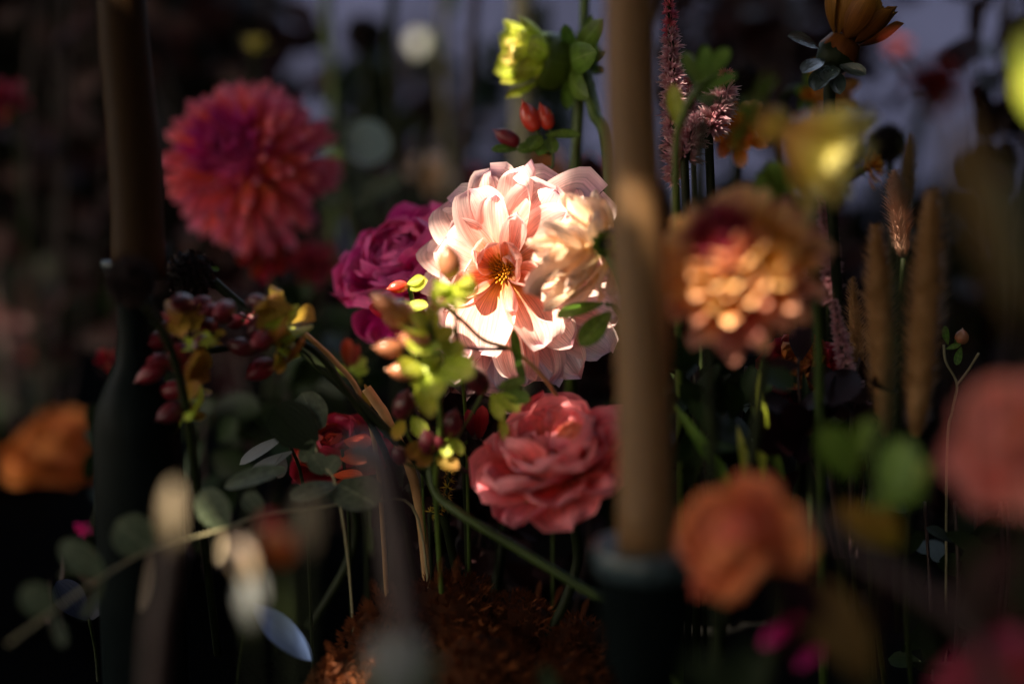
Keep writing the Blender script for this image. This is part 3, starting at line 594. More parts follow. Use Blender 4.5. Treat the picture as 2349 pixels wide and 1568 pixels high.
# ------------------------------------------------------------------ dahlias
dahlia('pink_dahlia', 'big shaggy pink and magenta dahlia beside the dark tan candle', (560, 370, 1.26), (-.25, .25, 1), 212, 190, [M_pinkd, M_pinkd, M_pinkdin], dict(W=.30, cup=.7, curl=.35, tip=-.5, ruf=.03, sharp=1.1), seed=2, elev=(-45, 86), core=.4, lenr=(1.0, .42))
dahlia('orange_dahlia', 'round orange and yellow dahlia with a burning sunlit patch right of the candle', (1690, 605, .795), (-.48, .62, .75), 212, 210, [M_rust, M_orange, M_gold, M_gold, M_rust, M_wine, M_wine], dict(W=.44, cup=1.0, curl=.5, tip=-.3, ruf=.02, sharp=1.0), seed=4, elev=(-38, 86), core=.35, lenr=(1.0, .40))
dahlia('yellow_dahlia', 'blurred pale yellow dahlia facing down beside the orange dahlia', (1772, 285, .775), (.85, -.50, .28), 250, 40, [M_yel2], dict(W=.42, cup=.8, curl=.35, tip=-.8, ruf=.03, sharp=1.0), seed=6, elev=(42, 86), lenr=(1.0, .75), core=.18)
T_amber = dahlia('amber_dahlia', 'dusky amber dahlia on a dark stem with teal green sepals', (1925, 118, 1.02), (.45, .85, .25), 165, 80, [M_dusk], dict(W=.52, cup=.9, curl=.9, tip=-.5, sharp=.9), seed=7, elev=(36, 86), core=.3, sepals=False, stem=False)
dahlia('gold_dahlia', 'blurred golden amber dahlia behind the dusky amber one', (1880, 215, 1.18), (.5, -.2, .6), 110, 40, [M_amber, M_gold], dict(W=.42, cup=.7, curl=.3, sharp=1.2), seed=8, elev=(-5, 80), stem_mat=M_dstem)
dahlia('tangerine_dahlia', 'burnt orange dahlia behind the mauve celosia spikes', (1690, 300, 1.10), (-.2, .1, 1), 88, 34, [M_orange, M_terra], dict(W=.55, cup=.8, curl=.4, sharp=1.0), seed=9)
T_bud = dahlia('lime_dahlia_bud', 'half open lime yellow dahlia bud nodding left above the red berries', (1272, 142, 1.12), (-1, .12, .35), 150, 50, [M_lime, M_yellow], dict(W=.6, cup=.9, curl=1.0, tip=-.4, sharp=.9), seed=10, elev=(28, 86), stem=False, core=.4)
dahlia('bronze_dahlia', 'small bronze dahlia with scalloped petals beside the yellow dahlia', (1990, 380, 1.08), (.6, .3, .3), 60, 50, [M_amber], dict(W=.45, cup=1.1, curl=.6, sharp=1.0), seed=11)
dahlia('russet_cockscomb', 'dark russet ruffled bloom under the orange dahlia', (1840, 860, 1.0), (-.2, .5, .8), 120, 70, [M_dred, M_terra], dict(W=.7, cup=.5, curl=.3, ruf=.12, rk=4), seed=14, elev=(-20, 86))

# stems and sepals that show
def amber_extra():
    T = T_amber
    T.tube('stem', smooth_path([P(1915, 130, 1.02), P(1905, 180, 1.02), P(1902, 260, 1.02), P(1905, 420, 1.03), P(1930, 900, 1.05), P(1935, 1700, 1.1)]), [S(1, 16), S(1, 14), S(1, 13), S(1, 13)], M_dstem)
    T.world('calyx', lathe_mesh('calyx', [(.002, -.012), (.008, -.006), (.011, .002), (.008, .008)], M_dgreen, 14), frame(P(1915, 130, 1.02), (.5, .8, .2)))
    for a, b, w_ in (((1880, 110), (1815, 75), .5), ((1890, 135), (1842, 158), .55), ((1900, 150), (1868, 200), .6), ((1915, 160), (1926, 210), .5), ((1925, 150), (1985, 165), .5), ((1905, 150), (1895, 180), .9)):
        blade(T, 'sepal', pm(M_shiny, W=w_, cup=.5, curl=-.3, sharp=1.1), (*a, 1.01), (*b, .995), (-.3, .5, .8))
amber_extra()
def bud_extra():
    T = T_bud
    T.world('calyx', lathe_mesh('calyx', [(.003, -.010), (.012, -.006), (.0165, .003), (.0165, .010), (.0160, .014)], M_green, 18), frame(P(1290, 145, 1.12), (-1, .1, .2)))
    for a in range(9):
        q = a*.7; blade(T, 'sepal', pm(M_green, W=.26, cup=.6, curl=.9, sharp=1.2), (1322, 145, 1.12), (1322-75*abs(math.cos(q*.25+.2)), 145+88*math.sin(q), 1.12-.09*math.cos(q)), (0.6, math.sin(q)*-.9, math.cos(q)))
    T.tube('stem', smooth_path([P(1300, 145, 1.12), P(1328, 190, 1.12), P(1325, 300, 1.12), P(1318, 430, 1.13), P(1310, 900, 1.15)]), S(1.12, 13), M_stem)
    T.tube('stem', smooth_path([P(1345, 170, 1.1), P(1365, 260, 1.08), P(1395, 350, 1.06), P(1420, 800, 1.05)]), S(1.1, 15), M_stem)
    T.tube('stem', smooth_path([P(1345, 150, 1.12), P(1340, 60, 1.13), P(1345, -80, 1.14)]), S(1.1, 12), M_stem)
    for a, b, w_ in (((1310, 120), (1295, 50), .4), ((1330, 130), (1375, 60), .4), ((1330, 160), (1400, 120), .3), ((1310, 170), (1370, 205), .3), ((1300, 180), (1305, 260), .3), ((1340, 150), (1392, 172), .35), ((1325, 130), (1348, 215), .35), ((1335, 140), (1362, 30), .22)):
        blade(T, 'leaf', pm(M_green, W=w_, cup=.5, curl=.2, sharp=1.4), (*a, 1.11), (*b, 1.09), (-.2, .3, 1))
bud_extra()
# ------------------------------------------------------------------ scabiosa seed heads
def seedhead(label, at, rp, f=(-.2, .2, 1), stem=None, gold=True, name='scabiosa_head', n=150, seed=1):
    M = frame(P(*at), f); T = Thing(name, label, 'flower', M); r = S(at[2], rp); rs = random.Random(seed)
    prof = [(r*.05, -r*.75)]+[(r*.86*math.sin(a*math.pi/10), -r*.8*math.cos(a*math.pi/10)) for a in range(2, 10)]+[(r*.05, r*.8)]
    T.local('head', lathe_mesh('head', prof, M_scab, 20), Matrix.Identity(4))
    me = pm(M_black, W=.75, cup=.8, curl=.4, nu=4, nv=5, ruf=.06)
    for k in range(n):
        z = 1-2*(k+.5)/n*.86; a = k*2.39996; q = math.sqrt(max(0, 1-z*z))
        d = Vector((q*math.cos(a), q*math.sin(a), z)); m = d.to_track_quat('X', 'Z').to_matrix().to_4x4(); m.translation = d*r*.74
        T.local('floret', me, m @ Matrix.Rotation(rs.uniform(0, 6.3), 4, 'X') @ Matrix.Rotation(rs.uniform(-.7, .7), 4, 'Y') @ Matrix.Diagonal((r*.28, r*.3, r*.28, 1)))
    if gold:
        cn = lathe_mesh('anther', [(.1, 0), (.2, .5), (.05, 1)], M_seed, 5)
        for k in range(14):
            d = (Vector((-.25, .1, 1))+Vector((rs.gauss(0, .22), rs.gauss(0, .22), 0))).normalized()
            m = d.to_track_quat('Z', 'Y').to_matrix().to_4x4(); m.translation = d*r*.9
            T.local('anther', cn, m @ Matrix.Diagonal((r*.06, r*.06, r*.12, 1)))
    if stem: T.tube('stem', smooth_path([P(*p) for p in stem]), S(at[2], stem_w.get(label, 11)), M_dstem if not stem_green.get(label) else M_stem)
    return T
stem_w = {}; stem_green = {}
L1 = 'black velvety scabiosa head on a long dark green stem above the berries'
T_sc = seedhead(L1, (437, 630, .96), 60, (-.6, .15, .8), [(485, 640, .965), (560, 705, .965), (700, 810, .965), (890, 990, .97), (1010, 1160, 1.0), (1100, 1600, 1.05)])
for a, b in (((490, 690), (455, 725)), ((485, 610), (505, 625)), ((470, 680), (478, 712)), ((440, 690), (452, 740))):
    blade(T_sc, 'bract', pm(M_green, W=.4, cup=.5, curl=.4, sharp=1.5), (*a, .96), (*b, .955), (.3, .2, 1))
seedhead('black scabiosa head in front of the bottle candle holder', (300, 645, .84), 62, (0, .2, 1), [(330, 690, .85), (420, 900, .9), (500, 1500, 1.0)], False, seed=2)
seedhead('round black seed head against the pale wall, left of a thin green stem', (832, 78, 1.7), 48, (0, 0, 1), [(832, 110, 1.7), (850, 300, 1.7), (860, 900, 1.7)], False, n=80, seed=3)
seedhead('small black seed head between two tall stems', (975, 248, 1.6), 34, (0, 0, 1), [(975, 270, 1.6), (960, 500, 1.6), (960, 900, 1.6)], False, n=80, seed=4)
seedhead('dark plum seed head right of the lilac celosia', (1705, 185, 1.25), 45, (0, 0, 1), [(1700, 210, 1.25), (1690, 400, 1.25), (1690, 900, 1.3)], False, n=80, seed=5)
seedhead('dark plum seed head above the bristle grass', (2035, 330, 1.22), 52, (0, 0, 1), [(2040, 370, 1.22), (2050, 600, 1.22), (2060, 1000, 1.3)], False, n=80, seed=6)
# ------------------------------------------------------------------ hypericum
def hyp_left():
    T = Thing('berry_spray', 'spray of wine red berries with golden sepals under the black scabiosa head', 'berries', Matrix.Translation(P(890, 970, .92)))
    r = .92
    B = [((335, 735), (278, 755)), ((400, 740), (355, 770)), ((405, 765), (345, 800)), ((430, 795), (382, 835)), ((355, 815), (298, 855)), ((375, 840), (312, 875)), ((430, 885), (358, 905)), ((425, 930), (362, 962)),
         ((615, 715), (562, 742)), ((620, 765), (582, 795)), ((585, 800), (520, 790)), ((625, 830), (568, 865)), ((530, 700), (495, 725)), ((570, 690), (610, 695)), ((500, 705), (455, 720)), ((390, 770), (340, 790)), ((470, 770), (445, 800))]
    rb = random.Random(17)
    for k in range(10):
        cx, cy = rb.choice([(400, 800), (420, 880), (360, 790), (590, 760), (520, 730), (440, 760)]); ax = cx+rb.gauss(0, 34); ay = cy+rb.gauss(0, 34); an = math.radians(rb.uniform(150, 240)); l = rb.uniform(38, 54)
        B.append(((ax, ay), (ax+l*math.cos(an), ay-l*math.sin(an))))
    for i, (a, b) in enumerate(B):
        nx = 450+(a[0]-450)*.55 if a[0] < 500 else 650+(a[0]-650)*.4
        ny = 810+(a[1]-810)*.5 if a[0] < 500 else 765+(a[1]-765)*.4
        rr = r+rnd(-.02, .03)
        berry(T, (*a, rr), (*b, rr-rnd(0, .02)), (M_berry, M_berryd, M_berry)[i % 3], M_gsep, (nx, ny, r+.02), ssize=.75, fat=1.05, smat2=M_dstem)
    rs = random.Random(5)
    for k in range(46):
        cx, cy, q = rs.choice([(440, 745, 42), (470, 800, 40), (455, 900, 30), (650, 740, 38), (660, 790, 36), (440, 940, 24), (640, 700, 24)])
        a = rs.uniform(0, 6.28); x = cx+rs.gauss(0, q*.5); y = cy+rs.gauss(0, q*.5); l = rs.uniform(26, 46)
        blade(T, 'sepal', pm([M_gsep, M_lime, M_gsep][k % 3], W=.6, cup=.6, curl=.5*(k % 3-1), sharp=1.4, nu=5, nv=7), (x, y, r+rs.uniform(-.03, .03)), (x+l*math.cos(a), y+l*math.sin(a), r+rs.uniform(-.03, .03)), (rs.gauss(0, .4), rs.gauss(0, .4)+.3, 1))
    T.tube('stem', smooth_path([P(450, 810, r+.02), P(580, 790, r+.03), P(700, 790, r+.03), P(790, 890, r+.04), P(900, 1080, .98), P(980, 1500, 1.02)]), S(r, 8), M_dstem)
    T.tube('stem', smooth_path([P(660, 760, r+.02), P(700, 790, r+.02)]), S(r, 6), M_dstem)
hyp_left()
def hyp_mid():
    T = Thing('berry_spray', 'spray of rosy olive berries on lime leaves in front of the magenta rose', 'berries', Matrix.Translation(P(1000, 1000, .88)))
    r = .885
    for a, b, m in (((905, 710), (852, 672), M_berryo), ((940, 735), (885, 705), M_berryo), ((925, 800), (858, 797), M_berryo), ((955, 855), (890, 848), M_berryo), ((985, 790), (915, 770), M_berryo), ((990, 700), (1030, 690), M_berryo)):
        berry(T, (*a, r+rnd(-.01, .02)), (*b, r+rnd(-.01, .01)), m, M_lime, (1000, 830, r+.02), ssize=.8, fat=1.1)
    for a, b, w_ in (((960, 780), (935, 740), .7), ((985, 820), (945, 865), .7), ((985, 800), (1040, 745), .55), ((980, 850), (1000, 900), .6), ((960, 870), (990, 950), .45), ((1000, 790), (1060, 810), .7), ((990, 760), (950, 720), .6), ((1000, 760), (985, 710), .7), ((1010, 840), (1075, 850), .6), ((960, 830), (925, 850), .8), ((940, 880), (1000, 865), .6), ((1010, 820), (960, 840), .9), ((1000, 780), (950, 800), .9), ((1020, 830), (1060, 780), .7)):
        blade(T, 'leaf', pm(M_lime, W=w_, cup=.5, curl=-.3, sharp=1.3), (*a, r+.005), (*b, r+rnd(-.03, .01)), (rnd(-.3, .3), .5, 1))
    T.tube('stem', smooth_path([P(985, 740, r), P(1000, 830, r+.01), P(1010, 980, r+.03), P(1000, 1140, r+.06), P(1030, 1600, 1.0)]), S(r, 7), M_stem)
    # fork that crosses the dahlia
    T.tube('twig', smooth_path([P(1005, 690, .93), P(1060, 735, .935), P(1110, 780, .94), P(1180, 805, .945), P(1250, 870, .95), P(1310, 960, .98)]), [S(.93, 5), S(.93, 4.5), S(.93, 5), S(.93, 5)], M_tan)
    T.tube('twig', smooth_path([P(1165, 800, .945), P(1090, 800, .93), P(1040, 795, .91), P(1000, 800, r+.01)]), S(.93, 4.5), M_pstem)
    for a, b, w_ in (((1195, 850), (1172, 752), .26), ((1180, 800), (1200, 880), .25), ((1015, 700), (975, 715), .5), ((1010, 685), (985, 680), .7)):
        blade(T, 'leaf', pm(M_green if w_ < .3 else M_lime, W=w_, cup=.5, curl=.2, sharp=1.3), (*a, .94), (*b, .935), (.4, .1, 1))
hyp_mid()
def hyp_sun():
    T = Thing('berry_sprig', 'sunlit berry with a dark tip and lime calyx in front of the peach dahlia', 'berries', Matrix.Translation(P(1040, 720, .89)))
    berry(T, (1035, 640, .89), (1026, 562, .885), M_berryo, M_lime, (1045, 720, .90), 6, .75, 1.25, M_stem)
    for a, b, w_ in (((1035, 655), (1000, 690), .8), ((1040, 650), (1085, 665), .8), ((1040, 655), (1050, 700), .8), ((1030, 650), (1003, 655), .7), ((1045, 648), (1075, 640), .7)):
        blade(T, 'leaf', pm(M_lime, W=w_, cup=.6, curl=-.5, sharp=1.1), (*a, .89), (*b, .875), (0, .6, 1))
    T.tube('stem', smooth_path([P(1036, 650, .89), P(1045, 720, .9), P(1050, 790, .93), P(1070, 1000, 1.0), P(1080, 1600, 1.05)]), S(.9, 5), M_stem)
hyp_sun()
def hyp_red():
    T = Thing('berry_sprig', 'bright red berry with two lime sepals beside the magenta rose', 'berries', Matrix.Translation(P(960, 720, .97)))
    berry(T, (935, 655, .97), (890, 662, .965), M_berryr, M_lime, (945, 700, .975), 3, .5, 1.05)
    for a, b, w_ in (((938, 662), (985, 645), .7), ((925, 700), (985, 705), .5), ((940, 690), (905, 705), .5), ((935, 650), (975, 640), .6)):
        blade(T, 'sepal', pm(M_lime, W=w_, cup=.7, curl=.3, sharp=1.1), (*a, .97), (*b, .965), (0, .5, 1))
    blade(T, 'petal', pm(M_dred, W=.6, cup=.6, curl=.2), (890, 725, 1.04), (842, 706, 1.03), (0, .6, 1))
    T.tube('stem', smooth_path([P(938, 660, .972), P(948, 720, .98), P(960, 900, 1.0), P(990, 1600, 1.05)]), S(.97, 4), M_stem)
hyp_red()
def hyp_dark():
    T = Thing('berry_spray', 'dark wine berries with drooping lime sepals left of the coral rose', 'berries', Matrix.Translation(P(1000, 1100, .93)))
    r = .925
    for a, b in (((918, 960), (935, 895)), ((1030, 1000), (1045, 940)), ((985, 1040), (975, 985)), ((925, 1060), (908, 1025)), ((1110, 900), (1080, 842)), ((1010, 1030), (1005, 1000))):
        berry(T, (*a, r), (*b, r-.008), M_berryd, M_lime, (990, 1075, r+.02), 5, .75, 1.15)
    for a, b, w_, m in (((925, 960), (905, 1005), .6, M_gsep), ((1035, 1000), (1020, 1045), .6, M_lime), ((1040, 1005), (1060, 1040), .5, M_lime), ((945, 955), (975, 1000), .6, M_lime), ((960, 1010), (940, 1050), .7, M_gsep), ((990, 1040), (960, 1065), .7, M_gsep), ((1000, 1050), (1050, 1070), .6, M_gsep), ((1140, 900), (1190, 940), .5, M_lime), ((1140, 890), (1205, 870), .4, M_green), ((1130, 900), (1150, 960), .5, M_lime), ((1150, 900), (1215, 915), .5, M_green), ((1150, 950), (1160, 1010), .35, M_lime)):
        blade(T, 'sepal', pm(m, W=w_, cup=.5, curl=-.3, sharp=1.3), (*a, r), (*b, r-.01), (rnd(-.3, .3), .3, 1))
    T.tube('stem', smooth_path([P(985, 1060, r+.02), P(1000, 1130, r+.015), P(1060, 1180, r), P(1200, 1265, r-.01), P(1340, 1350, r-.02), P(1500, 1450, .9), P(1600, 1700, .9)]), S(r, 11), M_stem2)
    T.tube('twig', smooth_path([P(1010, 1060, r+.02), P(1060, 1075, r+.02), P(1110, 1100, r+.03)]), S(r, 5), M_pstem)
hyp_dark()
def hyp_top():
    T = Thing('berry_sprig', 'three small red berries on bright green leaves above the peach dahlia', 'berries', Matrix.Translation(P(1270, 380, 1.06)))
    r = 1.06
    for a, b in (((1230, 300), (1200, 235)), ((1262, 296), (1240, 240)), ((1190, 330), (1135, 300))):
        berry(T, (*a, r), (*b, r), M_berryr if a[0] > 1200 else M_berry, M_green, (1265, 355, r+.01), 4, .5, 1.05)
    for a, b, w_ in (((1190, 342), (1128, 340), .4), ((1240, 330), (1190, 345), .6), ((1240, 310), (1215, 340), .8), ((1250, 310), (1330, 305), .35), ((1255, 320), (1235, 355), .6), ((1262, 310), (1270, 350), .6)):
        blade(T, 'leaf', pm(M_green, W=w_, cup=.5, curl=-.2, sharp=1.3), (*a, r), (*b, r-.01), (0, .6, 1))
    T.tube('stem', smooth_path([P(1262, 315, r), P(1268, 380, r), P(1240, 420, r+.02), P(1260, 700, 1.08), P(1270, 1500, 1.1)]), S(r, 4), M_stem)
hyp_top()
# ------------------------------------------------------------------ leaves by the dahlia
def leaf_sprig(name, label, leaves, stem, mat, smat, sw, kw=None, cat='foliage', group=None, lname='leaf'):
    T = Thing(name, label, cat, Matrix.Translation(P(*stem[-1])), group)
    for l in leaves:
        a, b, w_, n = l[0], l[1], l[2], l[3]
        k = dict(cup=.35, curl=-.2, sharp=1.15); k.update(kw or {})
        blade(T, lname, pm(l[4] if len(l) > 4 else mat, W=w_, **k), a, b, n)
    T.tube('stem', smooth_path([P(*p) for p in stem]), S(stem[0][2], sw), smat)
    return T
leaf_sprig('leaf_sprig', 'fresh green leaves poking out between the peach dahlia and the candle', [((1385, 695, .94), (1275, 720, .93), .46, (-.2, .8, .6)), ((1400, 715, .93), (1330, 790, .92), .5, (.3, .6, .6)), ((1400, 700, .95), (1460, 760, .95), .4, (0, .8, .5))],
           [(1390, 695, .94), (1430, 800, .95), (1460, 1500, 1.0)], M_green, M_stem, 5)
leaf_sprig('twig', 'tan twig slanting down from the wine red berries', [((830, 900, .97), (850, 940, .97), .3, (0, 0, 1), M_gsep)], [(700, 765, .97), (770, 830, .97), (830, 915, .98), (870, 1100, 1.0), (900, 1600, 1.05)], M_gsep, M_tan, 6)
leaf_sprig('twig', 'short thick tan twig behind the scabiosa stem', [((850, 905, 1.0), (835, 880, 1.0), .3, (0, 0, 1), M_gsep)], [(840, 890, 1.0), (865, 925, 1.0), (890, 968, 1.0), (960, 1150, 1.02), (1000, 1600, 1.05)], M_gsep, M_tan, 12)
def cosmos():
    T = Thing('chocolate_cosmos', 'black crimson flower with two striped pink petals below the sunlit dahlia', 'flower', Matrix.Translation(P(1060, 980, 1.0)))
    for k in range(22):
        a = k*2.4; l = 120 if k < 12 else 70
        blade(T, 'petal', pm(M_black, W=.55, cup=.5, curl=.2, ruf=.06, lobes=3), (1060, 970, 1.0), (1060+l*math.cos(a), 975-l*.75*math.sin(a), .985+.02*(k % 3)), (0, .2, 1))
    for a, b in (((1100, 1010), (1105, 925)), ((1085, 1000), (1070, 935))):
        blade(T, 'petal', pm(M_wine, W=.38, cup=.6, curl=.2, sharp=.9), (*a, .985), (*b, .975), (.2, .3, 1))
    T.local('disc', lathe_mesh('disc', [(.001, -.004), (.008, 0), (.004, .004), (.001, .005)], M_scab, 10), Matrix.Rotation(R(90), 4, 'X'))
    T.tube('stem', smooth_path([P(1060, 985, 1.0), P(1070, 1150, 1.02), P(1080, 1600, 1.05)]), .002, M_dstem)
cosmos()
leaf_sprig('fern_sprig', 'lime and red alstroemeria bud in shade left of the tan twigs', [((800, 860, 1.12), (845, 845, 1.12), .5, (0, .4, 1)), ((800, 860, 1.12), (770, 840, 1.12), .6, (0, .4, 1)), ((800, 850, 1.12), (840, 820, 1.12), .6, (0, .4, 1)), ((800, 840, 1.12), (795, 775, 1.12), .5, (0, .2, 1), M_dred), ((810, 840, 1.12), (820, 790, 1.12), .4, (0, .2, 1), M_dred), ((805, 865, 1.12), (830, 880, 1.12), .6, (0, .4, 1))],
           [(800, 855, 1.12), (830, 960, 1.12), (850, 1600, 1.15)], M_lime, M_dstem, 5, cat='flower')
# ------------------------------------------------------------------ eucalyptus
kE = dict(base=.35, peak=.5, sharp=.95, cup=.25, curl=-.25)
leaf_sprig('eucalyptus_sprig', 'eucalyptus sprig with round grey leaves slanting across the dark lower corner',
           [((345, 1262, .86), (268, 1195, .85), .95, (.3, .2, 1)), ((345, 1262, .86), (335, 1400, .84), .28, (.9, .1, .4), M_pale), ((235, 1322, .83), (140, 1242, .82), .55, (.3, .3, 1)), ((240, 1325, .83), (195, 1420, .82), .3, (.9, 0, .4)),
            ((515, 1212, .88), (462, 1120, .88), .72, (.3, .1, 1)), ((515, 1212, .88), (500, 1298, .87), .44, (.5, .2, 1), M_pale), ((115, 1405, .80), (55, 1345, .79), .8, (.2, .4, 1)), ((120, 1405, .80), (150, 1480, .79), .4, (.7, 0, .6)), ((600, 1180, .9), (590, 1240, .89), .8, (.2, .2, 1)), ((600, 1178, .9), (560, 1130, .9), .8, (.2, .4, 1))],
           [(20, 1475, .78), (115, 1405, .80), (235, 1322, .83), (345, 1262, .86), (515, 1212, .88), (600, 1180, .9), (720, 1165, .93), (850, 1150, .96), (960, 1190, .98), (1000, 1600, 1.0)], M_euc, M_eucst, 4, kE)
leaf_sprig('eucalyptus_sprig', 'eucalyptus leaves on a thin forked twig over the crimson rose',
           [((655, 1075, .93), (510, 1105, .92), .5, (0, .9, .5)), ((745, 1085, .94), (715, 1040, .94), .9, (.1, .3, 1)), ((745, 1085, .94), (775, 1045, .94), .9, (-.1, .3, 1)), ((770, 1110, .94), (665, 1135, .92), .6, (0, .9, .5)), ((775, 1110, .94), (860, 1150, .92), .9, (0, .7, .7)), ((720, 1020, .95), (625, 930, .95), .8, (.2, .2, 1), M_dgreen), ((735, 985, .96), (690, 900, .96), .85, (-.2, .2, 1)), ((720, 1010, .95), (690, 1060, .95), .6, (.4, .2, 1))],
           [(715, 985, .96), (735, 1060, .945), (770, 1110, .94), (800, 1300, .96), (820, 1600, 1.0)], M_euc, M_eucst, 3, kE)
leaf_sprig('eucalyptus_sprig', 'blue grey eucalyptus leaves behind the big pink dahlia',
           [((790, 345, 1.36), (895, 310, 1.36), 1.0, (.1, .2, 1), M_eucb), ((780, 330, 1.36), (735, 270, 1.36), .9, (.1, .2, 1)), ((790, 400, 1.36), (740, 470, 1.36), .9, (.1, .2, 1)), ((790, 400, 1.36), (850, 440, 1.36), .9, (.1, .2, 1)), ((800, 470, 1.36), (920, 400, 1.34), .45, (.1, .6, .7)), ((785, 330, 1.36), (830, 270, 1.37), .8, (.1, .1, 1)), ((800, 480, 1.36), (860, 500, 1.36), .8, (.1, .4, 1))],
           [(775, 270, 1.37), (785, 340, 1.36), (790, 400, 1.36), (800, 480, 1.36), (830, 700, 1.36), (860, 1500, 1.3)], M_euc, M_stem, 6, kE)
leaf_sprig('sky_blue_leaf', 'single leaf coloured pale blue for its sky reflection, on a dark stalk beside the rust moss', [((582, 1385, .93), (716, 1515, .93), .34, (-.6, .8, .6), M_blue)], [(585, 1388, .93), (560, 1450, .94), (540, 1600, .96)], M_shiny, M_dstem, 4, dict(cup=.25, curl=-.1, sharp=1.6, peak=.45))
leaf_sprig('sky_blue_leaf', 'dim leaves given a sky blue colour, half hidden under the long eucalyptus sprig', [((200, 1420, .98), (130, 1330, .98), .6, (0, .5, .8), M_blue2), ((210, 1420, .98), (240, 1350, .98), .6, (0, .4, .8), M_blue2)], [(205, 1420, .98), (220, 1500, 1.0), (230, 1650, 1.0)], M_dgreen, M_dstem, 4)
leaf_sprig('white_lisianthus', 'two white petals lying on the eucalyptus beside the crimson rose', [((655, 1000, .99), (545, 1058, .98), .34, (.1, .9, .5)), ((670, 1035, .98), (560, 1090, .97), .36, (.1, .9, .5)), ((650, 1040, .98), (640, 1095, .97), .5, (.4, .6, .6))], [(665, 1020, .99), (700, 1150, 1.0), (720, 1600, 1.02)], M_white, M_dstem, 4, cat='flower', lname='petal')
leaf_sprig('crimson_petals', 'crimson dahlia petals glowing under the crossing dark stems', [((790, 1010, 1.01), (850, 1015, 1.0), .7, (0, .7, .7)), ((780, 1050, 1.01), (840, 1055, 1.0), .5, (0, .7, .7)), ((760, 1090, 1.01), (830, 1085, 1.0), .4, (0, .7, .7)), ((740, 1000, 1.02), (690, 1000, 1.0), .6, (0, .7, .7))], [(785, 1030, 1.01), (800, 1200, 1.02), (810, 1600, 1.05)], M_coralin, M_dstem, 4, cat='flower', lname='petal')
# ------------------------------------------------------------------ celosia
def star(mat, n, spread, seed, w_=.12):
    rs = random.Random(seed); vs, fs, uv = [], [], []
    for k in range(n):
        z = rs.uniform(.05, 1); a = k*2.4+rs.uniform(-.2, .2); q = math.sqrt(1-z*z)*spread
        d = Vector((q*math.cos(a), q*math.sin(a), z)).normalized(); y = d.orthogonal().normalized(); h = d.cross(y); l = rs.uniform(.75, 1.1); b = len(vs)
        for t, ww in ((0, .3), (.45, 1), (1, .05)):
            c = d*l*t
            for sgn, hh in ((-1, .3), (0, -.1), (1, .3)):
                vs.append(c+y*(sgn*w_*ww)+h*(hh*w_*ww)); uv.append((.5+sgn/2, t))
        for r_ in range(2):
            for c_ in range(2): fs.append((b+r_*3+c_, b+r_*3+c_+1, b+r_*3+c_+4, b+r_*3+c_+3))
    return mesh('floret', vs, fs, mat, uv)
ST = [star(M_cel, 22, 1.0, k) for k in range(3)]; STD = [star(M_celd, 18, 1.0, k+9) for k in range(3)]
def celosia(label, path, rp, n, stars, tipstars=None, seed=1, name='celosia_spike', taper=.35, mat=M_dstem, foot=True):
    rs = random.Random(seed); pts = smooth_path([P(*p) for p in path], 8); T = Thing(name, label, 'flower', Matrix.Translation(pts[-1]))
    r = S(path[0][2], rp)
    ext = pts+[P(path[-1][0]+20, path[-1][1]+500, path[-1][2]+.02), P(path[-1][0]+30, 1650, path[-1][2]+.05)]
    T.tube('stem', ext, [r*.12, r*.2, r*.22, r*.22], mat, 8)
    for k in range(n):
        t = (k+.5)/n; i = min(int(t*(len(pts)-1)), len(pts)-2); p = pts[i].lerp(pts[i+1], t*(len(pts)-1)-i); ax = (pts[i]-pts[i+1]).normalized()
        d = Quaternion(ax, k*2.39996) @ ax.orthogonal().normalized(); d = (d+ax*.45).normalized(); q = r*(taper+(1-taper)*min(1, t*2.2))
        m = d.to_track_quat('Z', 'Y').to_matrix().to_4x4(); m.translation = p+d*q*.2
        st = (tipstars or stars) if t < .25 else stars
        T.local('floret', st[k % 3], T.Mi @ m @ Matrix.Diagonal((q*.85, q*.85, q*.9*rs.uniform(.85, 1.15), 1)))
    return T
celosia('mauve celosia spike rising straight beside the tan candle', [(1532, -30, 1.0), (1540, 120, 1.0), (1545, 260, 1.0), (1550, 420, 1.0)], 38, 60, ST, STD, 1)
celosia('starry lilac celosia tip with white florets left of the tangerine dahlia', [(1668, 165, 1.0), (1660, 220, 1.0), (1640, 265, 1.0), (1625, 300, 1.0)], 48, 22, ST, STD, 2)
celosia('fluffy white mauve celosia tip just above the orange dahlia', [(1600, 265, .99), (1590, 300, .99), (1578, 335, .99), (1570, 370, .99)], 46, 20, ST, ST, 3)
celosia('thin mauve celosia plume between the two bigger ones', [(1575, 180, 1.03), (1580, 250, 1.03), (1590, 340, 1.03)], 30, 40, ST, STD, 4)
celosia('grey mauve celosia spike below the yellow dahlia', [(1880, 450, 1.07), (1895, 520, 1.07), (1905, 620, 1.07), (1900, 700, 1.07)], 30, 50, ST, ST, 5)
celosia('dull mauve celosia spike right of the russet bloom', [(1915, 690, .95), (1925, 760, .95), (1945, 850, .96), (1980, 930, .97)], 26, 50, ST, ST, 6)
celosia('short grey celosia spike touching the orange dahlia', [(1838, 570, 1.02), (1835, 620, 1.02), (1825, 680, 1.03)], 26, 30, ST, ST, 7)
